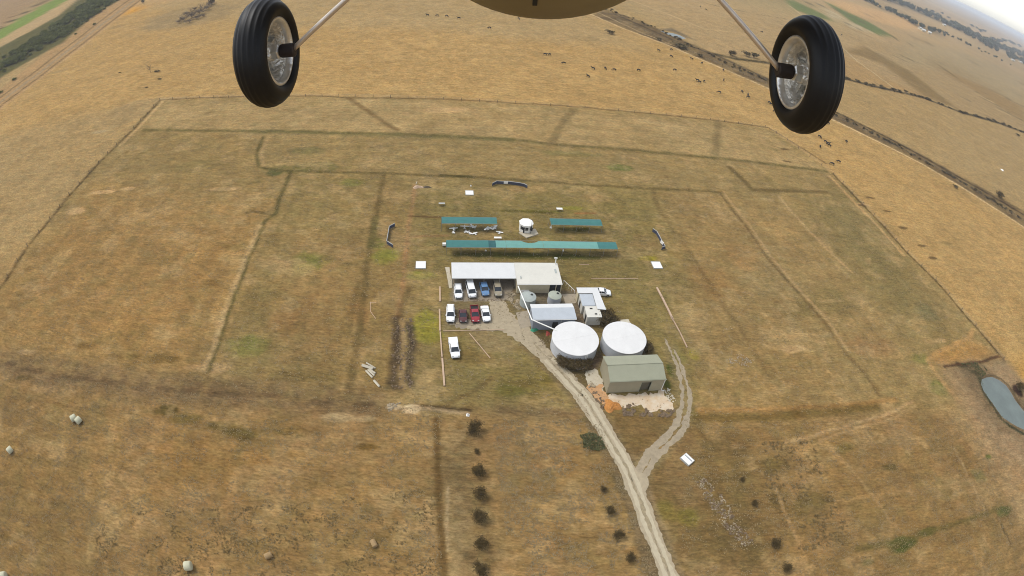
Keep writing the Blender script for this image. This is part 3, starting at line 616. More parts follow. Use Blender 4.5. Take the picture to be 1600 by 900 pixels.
# blue-grey shed
o = gp(832.8, 499.6, 3.2); c = thing('workshop_shed', 'low shed with pale zinc gable roof and dark blue-grey walls between clubhouse and round tanks', 'shed', (o.x, o.y, 0), AS+.015)
P('wall', lambda b: prism(b, [(.15,.15),(9.25,.15),(9.25,4.35),(.15,4.35)], 0, 3.1), 'bluegrey', c)
P('gable', lambda b: (slab(b, [(.17,.3,3.1),(.17,4.3,3.1),(.17,3.1,3.55)], .02)), 'bluegrey', c)
P('roof', lambda b: (slab(b, [(0,0,3.2),(9.5,0,3.2),(9.4,3.1,3.68),(0,3.1,3.68)], .08)), 'bluewhite', c)
P('roof', lambda b: (slab(b, [(0,3.105,3.68),(9.4,3.105,3.68),(9.35,4.7,3.3),(0,4.7,3.3)], .08)), 'whiteroof', c)
P('gutter', lambda b: tube(b, [(0,-.07,3.1),(9.5,-.07,3.1)], .06, 6), 'white', c)
P('door', lambda b: box(b, 4.4, 5.6, .10, .146, 0, 2.2), 'dark', c)
P('downpipe', lambda b: tube(b, [(6.2,.05,3.0),(6.2,.05,0)], .05, 6), 'lightgrey', c)
# elevated white pipe into the near tank
bm = NB(); tube(bm, [gp(809.5,447,2.9), gp(831,499.5,3.4), gp(868,515.5,3.1), gp(872,517.5,2.9)], .13, 8)
tag(fin('rainwater_pipe', bm, M['white']), 'long white overhead pipe from the clubhouse corner past the shed to the near round tank', 'pipe')

# small tanks
def small_tank(px, py, r, h, m, label, topm):
    q = gp(px, py, h); t = thing('rainwater_tank', label, 'water tank', (q.x, q.y, 0), AS)
    prof = [(r, 0)]+[(r*(1+.012*(i % 2)), h*i/10) for i in range(1, 10)]+[(r, h)]
    P('wall', lambda b: lathe(b, prof, 32, cap=False), m, t)
    P('lid', lambda b: lathe(b, [(r*1.02, h-.03), (r*1.02, h+.05), (r*.55, h+.26), (.05, h+.34)], 32), topm, t)
    P('hatch', lambda b: lathe(b, [(.28, h+.22), (.28, h+.36), (.05, h+.38)], 14), 'dark', t).location = (r*.45, r*.2, 0)
small_tank(825.5, 463.5, 1.75, 2.1, 'tankgrey', 'small grey water tank with grey lid below the white overhead pipe', 'tankgrey')
small_tank(867, 461.3, 1.5, 2.1, 'tankwall', 'small water tank with pale greenish lid beside the clubhouse window', 'tankgreen')
q = gp(820.5, 453.5, .9); t = thing('pump_box', 'small white box cabinet against the clubhouse wall behind the grey tank', 'box', (q.x, q.y, 0), AS)
P('cabinet', lambda b: box(b, -.8, .8, -.4, .4, 0, .85), 'white', t); P('lid', lambda b: slab(b, [(-.9,-.5,.95),(.9,-.5,.95),(.9,.5,.98),(-.9,.5,.98)], .06), 'white', t)
# big tanks
def big_tank(px, py, r, h, label):
    q = gp(px, py, h); t = thing('storage_tank', label, 'water tank', (q.x, q.y, 0), 0)
    prof = [(r, 0)]+[(r*(1+.004*(i % 2)), h*i/14) for i in range(1, 14)]+[(r, h)]
    P('wall', lambda b: lathe(b, prof, 72, cap=False), 'tankwall', t)
    f = P('cover', lambda b: lathe(b, [(r*1.012, h-.1), (r*1.012, h+.02), (r*.6, h+.07), (.1, h+.12)], 72), 'tankroof', t)
    P('seam', lambda b: [tube(b, [(r*1.0*math.cos(a), r*1.0*math.sin(a), h+.035), (.15*math.cos(a), .15*math.sin(a), h+.13)], .008, 4) for a in [PI*k/3+.4 for k in range(6)]], 'tankroof', f)
    return t, r, h
t, r, h = big_tank(899.3, 528.3, 4.85, 3.0, 'large round tank with white cover nearest the gravel road, fed by the overhead pipe')
bm = NB(); a = math.radians(-62)
for s in (-.22, .22): tube(bm, [((r+.1)*math.cos(a+s/r), (r+.1)*math.sin(a+s/r), 0), ((r+.1)*math.cos(a+s/r), (r+.1)*math.sin(a+s/r), h+.1)], .04, 6)
for i in range(9): tube(bm, [((r+.1)*math.cos(a-.22/r), (r+.1)*math.sin(a-.22/r), .3+i*.32), ((r+.1)*math.cos(a+.22/r), (r+.1)*math.sin(a+.22/r), .3+i*.32)], .03, 6)
fin('ladder', bm, M['white'], t)
t, r, h = big_tank(976, 527, 4.7, 3.0, 'large round tank with white cover standing directly behind the sage green shed')
q = gp(977, 502.5, 1.2); t = thing('pump_house', 'small flat pale pump cover behind the farther round tank', 'box', (q.x, q.y, 0), AS+.1)
P('cabinet', lambda b: box(b, -.95, .85, -.5, .5, 0, 1.2), 'paleconc', t); P('lid', lambda b: slab(b, [(-1.05,-.6,1.3),(.95,-.6,1.3),(.95,.6,1.3),(-1.05,.6,1.3)], .08), 'beam', t)
P('pipe', lambda b: tube(b, [(.98,-.3,1.1),(1.3,-.9,1.0),(1.45,-1.3,.0)], .08, 6), 'white', t)
# annex group
o = EX*32.0+EY*85.3; c = thing('toilet_block', 'L-shaped white roofed building with small hut in front, beside the parked white car', 'building', (o.x, o.y, 0), AS)
P('wall', lambda b: prism(b, [(.1,7.6),(4.6,7.6),(4.6,9.0),(.1,9.0)], 0, 2.85), 'cream', c)
P('wall', lambda b: prism(b, [(3.5,2.9),(4.75,2.9),(4.75,7.595),(3.5,7.595)], 0, 2.8), 'cream', c)
P('roof', lambda b: slab(b, [(-.1,7.4,2.95),(3.35,7.4,2.95),(3.35,2.3,2.85),(5.3,2.0,2.85),(4.85,9.2,3.05),(-.1,9.2,3.05)], .09), 'whiteroof', c)
P('low_wall', lambda b: prism(b, [(.35,3.7),(3.25,3.7),(3.25,7.35),(.35,7.35)], 0, 2.5), 'whiteroof2', c)
P('low_roof', lambda b: slab(b, [(.25,3.6,2.62),(3.33,3.6,2.62),(3.33,7.38,2.75),(.25,7.38,2.75)], .08), 'bluewhite', c)
P('door', lambda b: box(b, .31, .345, 5.4, 6.3, 0, 2.0), 'dark', c)
h2 = P('hut', lambda b: prism(b, [(.75,.1),(3.9,.1),(3.9,3.3),(.75,3.3)], 0, 2.45), 'whiteroof2', c)
P('hut_roof', lambda b: slab(b, [(.65,0,2.55),(4.0,0,2.55),(4.0,3.4,2.65),(.65,3.4,2.65)], .08), 'whiteroof2', h2)
P('door', lambda b: box(b, .70, .745, .9, 1.7, 0, 2.1), 'dark', h2)
P('roof_vent', lambda b: box(b, 1.7, 2.3, 2.5, 2.65, 2.63, 2.8), 'dark', h2)
P('roof_vent', lambda b: box(b, 2.5, 3.0, .8, .95, 2.6, 2.8), 'dark', h2)
q = gp(942, 482.5, .6); t = thing('storage_bin', 'small yellowish cream bin at the foot of the white annex roof', 'bin', (q.x, q.y, 0), AS)
P('bin', lambda b: box(b, -.7, .7, -.35, .35, 0, .7), 'cream', t); P('lid', lambda b: slab(b, [(-.75,-.4,.78),(.75,-.4,.78),(.75,.4,.84),(-.75,.4,.84)], .05), mat('pale_yellow', S(226,220,160), .6), t)
# sage green shed
o = gp(953, 596, 3.7); c = thing('machinery_shed', 'large sage green gable roofed shed with one open doorway facing the sandy yard', 'shed', (o.x, o.y, 0), AS)
GW, GD = 11.75, 6.5
P('front_wall', lambda b: (box(b, .1, 6.9, .1, .2, 0, 3.6), box(b, 8.95, GW-.1, .1, .2, 0, 3.6), box(b, 6.9, 8.95, .1, .2, 2.75, 3.6)), 'greenwall', c)
P('back_wall', lambda b: box(b, .1, GW-.1, GD-.2, GD-.1, 0, 3.6), 'greenwall', c)
for x in (.1, GW-.2):
    def gab(b, x=x):
        pr = [(.203,0),(GD-.203,0),(GD-.203,3.6),(GD/2,4.62),(.203,3.6)]
        A = [b.verts.new((x,y,z)) for y,z in pr]; B = [b.verts.new((x+.1,y,z)) for y,z in pr]
        b.faces.new(A); b.faces.new(B[::-1])
        for i in range(5): b.faces.new((A[i], A[(i+1) % 5], B[(i+1) % 5], B[i]))
    P('gable_wall', gab, 'greenwall', c)
rf = P('roof', lambda b: slab(b, [(0,-.05,3.7),(GW,-.05,3.7),(GW,GD/2,4.75),(0,GD/2,4.75)], .07), 'greenroof', c)
rf = P('roof', lambda b: slab(b, [(0,GD/2+.004,4.75),(GW,GD/2+.004,4.75),(GW,GD+.05,3.7),(0,GD+.05,3.7)], .07), 'greenroof', c)
P('ridge_cap', lambda b: tube(b, [(-.02,GD/2,4.77),(GW+.02,GD/2,4.77)], .09, 6), 'greenroof', rf)
P('gutter', lambda b: tube(b, [(0,-.13,3.62),(GW+.05,-.13,3.62)], .08, 6), 'greenroof', c)
P('doorway', lambda b: box(b, 6.95, 8.9, .5, .55, 0, 2.7), mat('rolled_door', S(112,104,84), .7, var=.1), c)
P('door_frame', lambda b: (box(b, 6.8, 6.9, .05, .098, 0, 2.85), box(b, 8.95, 9.05, .05, .098, 0, 2.85), box(b, 6.8, 9.05, .05, .098, 2.85, 2.95)), 'greenroof', c)
P('downpipe', lambda b: tube(b, [(GW+.05,-.13,3.6),(GW-.05,0,3.3),(GW-.02,0,.15),(GW+.6,-.1,.12)], .09, 8), 'white', c)

# ---------------------------------------------------------------- flight line shelters
def shelter(px, py, w, label, panels, d=2.7, h=2.45, notch=None):
    o = gp(px, py, h-.1); c = thing('shade_shelter', label, 'shelter', (o.x, o.y, 0), AS)
    for (x0, x1, m) in panels:
        def f(b, x0=x0, x1=x1):
            n = max(2, int((x1-x0)/.5)); pr = None
            for i in range(n+1):
                x = x0+(x1-x0)*i/n; u = (x-x0)/(x1-x0); sag = -.07*math.sin(PI*u)
                yb = d
                if notch and notch[0] < x < notch[1]: yb = d-.95*math.sin(PI*(x-notch[0])/(notch[1]-notch[0]))**.6
                cur = [b.verts.new((x, 0, h-.1+sag*.3)), b.verts.new((x, d*.5, h+.12+sag)), b.verts.new((x, yb, h+.1+sag*.3))]
                if pr: b.faces.new((pr[0], cur[0], cur[1], pr[1])); b.faces.new((pr[1], cur[1], cur[2], pr[2]))
                pr = cur
        r = P('shade_cloth', f, m, c)
    P('frame', lambda b: (tube(b, [(0,0,h-.13),(w,0,h-.13)], .05, 6), tube(b, [(0,d,h+.06),(w,d,h+.06)], .05, 6)), 'post', c)
    k = max(2, int(round(w/3.6)))
    for i in range(k+1):
        for y in (0, d): P('post', lambda b: tube(b, [(w*i/k, y, 0), (w*i/k, y, h-.15)], .05, 6), 'post', c)
    return c
shelter(690, 349, 14.3, 'dark teal shade shelter on the left with white model aircraft in front of it', [(0,14.3,'teal')])
shelter(861, 351, 14.1, 'short dark teal shade shelter right of the octagonal hut, nothing under it', [(0,14.1,'teal')])
c = shelter(697.5, 386.4, 43.1, 'very long teal shade shelter of dark and light cloth panels in front of the clubhouse', [(0,10.3,'teal'),(10.3,12.1,'teal3'),(12.1,14.6,'teal2'),(14.64,23.9,'teal2'),(23.94,38.0,'teal2'),(38.0,43.1,'teal')], notch=(18.6,22.9))
q = gp(694.5, 380.5, .8); t = thing('cool_box', 'small white chest on legs at the left end of the long teal shelter', 'box', (q.x, q.y, 0), AS)
P('chest', lambda b: box(b, -.5, .5, -.35, .35, .3, .85), 'white', t)
for x, y in ((-.45,-.3),(.4,-.3),(-.45,.25),(.4,.25)): P('leg', lambda b: box(b, x, x+.05, y, y+.05, 0, .298), 'post', t)
# octagonal control hut
q = (gp(809.5, 357) + gp(834, 358))/2; q = gp(821, 359.5); t = thing('control_hut', 'white octagonal hut with dark windows and a tall mast between the two short shelters', 'hut', (q.x, q.y, 0), AS+PI/8)
R8 = 1.8
P('wall', lambda b: lathe(b, [(R8, 0), (R8, 2.4)], 8), 'white', t)
P('roof', lambda b: lathe(b, [(R8+.15, 2.4), (R8+.15, 2.5), (.1, 2.85)], 8), 'white', t)
P('deck', lambda b: prism(b, [(-1.6,-3.4),(2.2,-3.0),(2.6,-.6),(-2.4,-.6)], 0, .25), 'paleconc', t)
for k, w in ((5, .8), (4, .95), (6, .7)):
    a = 2*PI*(k+.5)/8; Mx = Matrix.Rotation(a, 4, 'Z'); ri = R8*math.cos(PI/8)
    P('window', lambda b: box(b, ri+.003, ri+.03, -w/2, w/2, 1.0, 1.9, Mx), 'glass', t)
Mx = Matrix.Rotation(2*PI*5.5/8+.0, 4, 'Z'); P('door', lambda b: box(b, R8*.93, R8*.95, -.95, -.55, .05, 2.0, Mx), 'dark', t)
P('mast', lambda b: tube(b, [(.3,-2.15,0),(.3,-2.15,4.6)], .06, 8), 'dark', t)
P('mast_box', lambda b: box(b, .05, .6, -2.4, -2.2, 1.2, 2.0), 'dark', t)

# model aircraft on the grass and the stands that hold them
def plane(px, py, span, rz, label, m='white', z=.75, stand=True):
    q = gp(px, py, z); Lf = span*.8
    t = thing('model_aeroplane', label, 'model aeroplane', (q.x, q.y, z if stand else .18), rz, 'model aircraft laid out beside the left shelter')
    P('fuselage', lambda b: tube(b, [(Lf*.42,0,0),(Lf*.3,0,.02),(0,0,.02),(-Lf*.5,0,.03)], [.06,.12,.13,.03], 10), m, t)
    P('wing', lambda b: slab(b, [(.24,-span/2,.12),(.3,0,.1),(.24,span/2,.12),(-.12,span/2,.12),(-.2,0,.1),(-.12,-span/2,.12)], .04), m, t)
    P('tailplane', lambda b: slab(b, [(-Lf*.38,-.3,.06),(-Lf*.38,.3,.06),(-Lf*.5,.3,.06),(-Lf*.5,-.3,.06)], .02), m, t)
    P('fin', lambda b: box(b, -Lf*.5, -Lf*.4, -.012, .012, .05, .35), m, t)
    P('propeller', lambda b: box(b, Lf*.42, Lf*.43, -.16, .16, -.02, .02), 'dark', t)
    if stand:
        s = thing('model_stand', 'grey stand under the '+label.replace('model aeroplane','model plane'), 'stand', (q.x, q.y, 0), rz, 'stands for the model aircraft')
        P('stand_top', lambda b: box(b, -.4, .4, -.2, .2, z-.22, z-.15), 'lightgrey', s)
        for x in (-.35, .3):
            for y in (-.17, .12): P('leg', lambda b: box(b, x, x+.05, y, y+.05, 0, z-.222), 'post', s)
MP = [(708.7,357,2.2,1.7,'white model aeroplane leftmost of those in front of the left shelter',1),(708.8,360.6,1.0,.4,'tiny white model aeroplane on the grass below the leftmost one',0),
      (726,354,2.3,1.5,'white model aeroplane under the shelter edge, left of centre',1),(737,353.5,1.8,.3,'white model aeroplane with wide wing under the shelter middle',1),(741,354.6,1.5,-.9,'white model aeroplane close beside the wide-winged one',1),
      (729.5,359.3,1.7,-1.2,'white model aeroplane lying tilted below the shelter middle',0),(735.2,362,1.2,.9,'small white model aeroplane between two larger ones on the grass',0),(742,362,1.6,2.1,'white model aeroplane rightmost of the three on the grass',0),
      (760,357.5,1.7,2.5,'white model aeroplane left of the right-hand pair under the shelter',1),(765,356.5,1.7,.8,'white model aeroplane touching its neighbour under the right half',1),(772,356.2,1.9,-.6,'white model aeroplane near the right end of the shelter',1),(774,353.5,1.2,2.,'small white model aeroplane behind the right end ones',1),(780.8,360.3,1.9,1.3,'white model aeroplane standing clear of the shelter at its right end',0)]
for a in MP: plane(a[0], a[1], a[2], a[3]+AS, a[4], stand=bool(a[5]))

# boards, tables and pads out on the field
def board(px, py, w, d, label, z=.12, rz=AS, name='landing_pad', cat='pad', m='white', slats=0, hh=.08):
    q = gp(px, py, z); t = thing(name, label, cat, (q.x, q.y, 0), rz)
    P('deck', lambda b: box(b, -w/2, w/2, -d/2, d/2, z, z+hh), m, t)
    P('edge_frame', lambda b: (box(b, -w/2-.08, w/2+.08, -d/2-.08, -d/2-.003, 0, z+hh+.03), box(b, -w/2-.08, w/2+.08, d/2+.003, d/2+.08, 0, z+hh+.03),
                              box(b, -w/2-.08, -w/2-.003, -d/2-.002, d/2+.002, 0, z+hh+.02), box(b, w/2+.003, w/2+.08, -d/2-.002, d/2+.002, 0, z+hh+.02)), 'lightgrey', t)
    if slats:
        P('dark_stripe', lambda b: box(b, w*.12, w*.12+.22, -d/2+.1, d/2-.1, z+hh+.003, z+hh+.02), 'bluegrey', t)
    return t
board(733.5, 301.3, 2.2, 2.2, 'white square pad left of the top curved barrier')
board(657.5, 414, 2.3, 2.6, 'white square pad on green grass left of the clubhouse carport')
board(1026.3, 414.2, 2.4, 2.6, 'white square pad below the right curved barrier')
board(1074, 717.5, 1.6, 2.1, 'white and grey striped pad on short legs beside the loop track', z=.35, rz=AS+.55, slats=1)
def table(px, py, w, d, label, rz=AS, m='white', h=.75):
    q = gp(px, py, h); t = thing('field_table', label, 'table', (q.x, q.y, 0), rz)
    P('tabletop', lambda b: box(b, -w/2, w/2, -d/2, d/2, h-.05, h), m, t)
    for x in (-w/2+.05, w/2-.1):
        for y in (-d/2+.05, d/2-.1): P('leg', lambda b: box(b, x, x+.05, y, y+.05, 0, h-.052), 'post', t)
table(777.8, 371, 1.9, .7, 'white table between the left shelter and the long teal shelter')
table(874.3, 325.8, 1.7, .9, 'white table on the grass above the right shelter')
table(690.3, 317.5, 1.7, .7, 'small grey table far left above the left shelter', m='lightgrey')
def peg(px, py, label, s=.35, m='white', name='marker_cone'):
    q = gp(px, py, s*.5); t = thing(name, label, 'marker', (q.x, q.y, 0), 0)
    P('cone', lambda b: lathe(b, [(s*.5, .06), (s*.12, s*1.3)], 12), m, t); P('base', lambda b: box(b, -s*.6, s*.6, -s*.6, s*.6, 0, .058), m, t)
peg(735.7, 289.8, 'small white marker above the pad left of the top barrier'); peg(861, 354.5, 'white marker at the left foot of the right shelter', .5); peg(880, 391, 'white marker in front of the long shelter, right of its middle', .35); peg(759, 391, 'white marker in front of the dark left part of the long shelter', .35); peg(731, 647.5, 'pale marker at the end of the ditch right of the boundary track', .5)

# curved safety barriers
def barrier(pts, label, sign=None):
    G = [gp(*q) for q in pts]; o = G[0]; t = thing('safety_barrier', label, 'barrier', (o.x, o.y, 0), 0)
    Lo = [g-o for g in G]
    def f(b):
        for A, B in zip(Lo, Lo[1:]):
            dd = (B-A).normalized(); nn = Vector((-dd.y, dd.x, 0))*.04
            pr = [A+nn, B+nn, B-nn, A-nn]; prism(b, [(p.x, p.y) for p in pr][::-1], .1, 1.0)
    P('netting', f, 'net', t)
    P('top_rail', lambda b: tube(b, [p+Vector((0,0,1.06)) for p in Lo], .09, 8), 'lightgrey', t)
    for p in Lo: P('post', lambda b: tube(b, [p, p+Vector((0,0,.098))], .05, 6), 'post', t)
    if sign:
        g = gp(sign[0], sign[1])-o
        Mx = Matrix.Translation(g)@Matrix.Rotation(sign[2], 4, 'Z')
        P('sign_board', lambda b: box(b, -.62, .62, -.22, -.16, .45, 1.35, Mx), 'white', t)
barrier([(769,291),(776,287.5),(790,288.3),(797,288.5),(812,290.5),(819,292),(823.5,294.5)], 'curved dark net barrier with white sign at the top of the field', (790,288.5,AS))
barrier([(617,354),(608.5,358.5),(606.5,370),(604.5,381.5),(614,387.5)], 'bracket-shaped dark net barrier on green grass left of the shelters')
barrier([(1019,362),(1025,366),(1029,373),(1033.5,382),(1038,389.5),(1033,391)], 'curved dark net barrier with white sign right of the long shelter', (1034,383,AS-1.1))

# low timber rails, beams, logs, poles
def rail(pts, label, m='pinktimber', w=.32, h=.3, name='timber_barrier', seg=None):
    G = [gp(*q) for q in pts]; o = G[0]; t = thing(name, label, 'barrier', (o.x, o.y, 0), 0)
    for A, B in zip(G, G[1:]):
        A = A-o; B = B-o; dd = (B-A); n = max(1, int(dd.length/ (seg or 4.5)))
        for i in range(n):
            a = A+dd*(i/n); b_ = A+dd*((i+.97)/n); u = dd.normalized(); nn = Vector((-u.y, u.x, 0))*w/2
            P('beam', lambda b: prism(b, [((a-nn).x,(a-nn).y),((b_-nn).x,(b_-nn).y),((b_+nn).x,(b_+nn).y),((a+nn).x,(a+nn).y)], .04, h), m, t)
    return t
rail([(687.3,449),(687.6,472.5)], 'short pale timber edge barrier, topmost of the line left of the car park')
rail([(686.8,484),(687.5,519)], 'pale timber edge barrier beside the bright green grass')
rail([(687.8,519.5),(690.8,560)], 'pale timber edge barrier left of the white utility parked alone', w=.26)
rail([(691,560.5),(694.5,605)], 'pale timber edge barrier, bottom of the line left of the car park', w=.36)
rail([(1026,450),(1034,465),(1043,483),(1052,502)], 'thick pinkish timber rail, upper part of the slanting line right of the tanks', w=.45)
rail([(1049,496),(1062,520),(1073.5,544)], 'thin pale timber rail, lower part of the slanting line right of the tanks', w=.18)
def logp(pts, r, label, m='beam', name='timber_pole', cat='pole', box_=False):
    G = [gp(*q) for q in pts]; o = G[0]; bm = NB()
    tube(bm, [g-o+Vector((0,0,r)) for g in G], r, 4 if box_ else 8); x = fin(name, bm, M[m]); x.location = (o.x, o.y, 0); tag(x, label, cat); return x
def cp(px, py, d):
    """A point d metres out from the lens (the aircraft that carries the camera is built there, in metres)."""
    x, y = (px-800)/800, (450-py)/800; r = math.hypot(x, y); th = .9*r; s = math.sin(th)/r
    return CM @ Vector((x*s*d, y*s*d, -math.cos(th)*d))
logp([(692,517.6),(740,516.6),(787,515.6)], .09, 'long thin pale pole lying across below the lower row of cars', 'pinktimber')
logp([(733.5,521),(766,560)], .09, 'thin pale pole lying diagonally right of the white utility', 'pinktimber')
logp([(924,435.5),(997,436)], .08, 'long thin pale pole lying on grass right of the clubhouse', 'pinktimber')
logp([(905,413.6),(920,413.6)], .09, 'short pale pole on the grass above the clubhouse roof', 'pinktimber')
logp([(579,472),(579,487),(587,498)], .06, 'thin bent pale pole in the mown strip left of the garden beds', 'pinktimber'); logp([(579,473),(588,473.5)], .05, 'thin short pole at the top of the bent pole', 'pinktimber')
for i, (a, b, c2, d2, r, lb) in enumerate([(566,572,583,577.5,.34,'thickest pale beam at the left of the beam pile'),(572.5,567.5,586.5,576,.17,'thin pale beam at the top of the beam pile'),(572,580,582,590.5,.2,'pale beam at the lower left of the beam pile'),
        (577,577.5,586.5,584,.2,'upper of the two side by side pale beams in the pile'),(575,578.5,585,587.5,.2,'lower of the two side by side pale beams in the pile'),(584.5,595.5,593,605,.24,'pale beam lying apart below the beam pile')]):
    x = logp([(a, b), (c2, d2)], r, lb, 'beam', 'concrete_beam', 'beam', True); x['group'] = 'pale beams dumped beside the boundary track'
# rubbish, boxes
q = gp(907, 572.5, .4); t = thing('water_trough', 'small white box trough below the dark shrubs in front of the near tank', 'trough', (q.x, q.y, 0), AS)
P('trough', lambda b: (box(b, -.9, .9, -.4, -.34, 0, .55), box(b, -.9, .9, .34, .4, 0, .55), box(b, -.9, -.84, -.338, .338, 0, .55), box(b, .84, .9, -.338, .338, 0, .55), box(b, -.83, .83, -.33, .33, .02, .45)), 'white', t)
P('band', lambda b: box(b, -.93, .93, -.43, -.403, .2, .3), 'red', t)
def heap(name, px, py, rx, ry, h, m, label, cat, rz=AS, seed=3, kind=None):
    q = gp(px, py); bm = NB(); n = 22; rs = random.Random(seed); ox, oy = rs.random()*9, rs.random()*9; V = {}
    for j in range(9):
        for i in range(n):
            a = 2*PI*i/n; f = j/8; k = 1+.22*math.sin(3*a+ox)+.12*math.sin(5*a+oy)
            z = h*(1-f**1.7)*(1+.35*math.sin(4*a+ox+f*5)*f)+(rs.uniform(-.1, .1)*h if 0 < j < 8 else 0)
            V[j, i] = bm.verts.new((rx*f*k*math.cos(a), ry*f*k*math.sin(a), max(.01, z) if j < 8 else -.02)) if j else None
    top = bm.verts.new((0, 0, h))
    for i in range(n):
        bm.faces.new((top, V[1, i], V[1, (i+1) % n]))
        for j in range(1, 8): bm.faces.new((V[j, i], V[j+1, i], V[j+1, (i+1) % n], V[j, (i+1) % n]))
    o = fin(name, bm, M[m]); o.location = (q.x, q.y, 0); o.rotation_euler = (0, 0, rz); tag(o, label, cat, None, kind); return o
heap('sand_pile', 956, 634.5, 1.75, 1.5, .75, 'sand', 'orange sand pile at the near edge of the pale yard', 'sand pile')
heap('tarpaulin', 838.5, 514, 1.7, .6, .6, 'greentarp', 'crumpled bright green tarpaulin by the blue-grey shed corner', 'tarpaulin', rz=AS+.3)
heap('plastic_drum_heap', 856, 521.5, .5, .7, .5, 'red', 'small red and white heap left of the near round tank', 'rubbish')
heap('dirt_mound', 653, 292.5, 1.6, .8, .5, 'pinktimber', 'small mound of pale dirt at the far left of the flying field', 'mound')
heap('dirt_mound', 667, 292.5, 1.3, .5, .35, 'bark', 'dark low mound right of the pale dirt mound on the flying field', 'mound')
x = logp([(650,288),(651.5,284.5)], .12, 'short pale post leaning beside the dirt mound', 'beam', 'old_post', 'post')

# loose stones: nobody could count them
def stones(pxs, n, r0, r1, m, seed, name='rubble'):
    rs = random.Random(seed); Pw = [gp(*q) for q in pxs]; xs = [p.x for p in Pw]; ys = [p.y for p in Pw]; bm = NB(); k = 0; A = np.array([(p.x, p.y) for p in Pw])
    while k < n:
        x, y = rs.uniform(min(xs), max(xs)), rs.uniform(min(ys), max(ys))
        if not inside(A, np.array([x]), np.array([y]))[0]: continue
        if float(vn(np.array([x]), np.array([y]), .9, seed)[0]) < .45: k += .2; continue
        rock(bm, (x, y, -.03), rs.uniform(r0, r1), rs.random()); k += 1
    o = fin(name, bm, M[m]); o['kind'] = 'stuff'; return o
stones([(789,457),(803,455),(812,470),(817,485),(808,486),(796,470),(790,466)], 260, .08, .28, 'rubble', 1)
stones([(709,497),(740,500),(752,506),(730,510),(706,506)], 130, .07, .25, 'rubble', 2)
stones([(723,467.5),(790,466),(795,470),(760,471),(722,470.5)], 110, .06, .16, 'darkrubble', 3)
stones([(894,587),(905,584),(915,590),(930,604),(922,606),(900,594)], 120, .12, .32, 'rubble', 4)
stones([(924,607),(936,615),(945,628),(948,640),(940,640),(928,622)], 70, .1, .25, 'darkrubble', 5)
stones([(971,634),(990,631),(1008,638),(1024,644),(1040,640),(1055,640),(1046,652),(1010,650),(975,650)], 420, .1, .32, 'darkrubble', 6)
stones([(1036,605),(1046,608),(1056,625),(1050,636),(1042,622)], 70, .08, .2, 'beam', 7)
stones([(1081,743),(1100,745),(1120,765),(1140,790),(1150,815),(1180,850),(1168,857),(1140,835),(1118,805),(1100,775)], 330, .05, .2, 'rubble', 8)
stones([(1081,743),(1100,745),(1120,765),(1140,790),(1150,815),(1180,850),(1168,857),(1140,835),(1118,805),(1100,775)], 260, .06, .26, 'darkrubble', 18)
stones([(1124,548),(1150,552),(1182,560),(1170,574),(1140,568)], 130, .07, .2, 'rubble', 9)
stones([(1118,510),(1146,509),(1147,516),(1120,517)], 40, .05, .14, 'rubble', 10)
stones([(825,520),(840,525),(860,545),(880,570),(900,592),(890,590),(860,562),(835,537)], 150, .06, .2, 'rubble', 11)
stones([(604,630),(626,630),(630,641),(606,643)], 60, .08, .25, 'rubble', 12)
stones([(610,495),(647,498),(648,608),(611,610)], 260, .08, .25, 'darkrubble', 13, 'soil_clods')

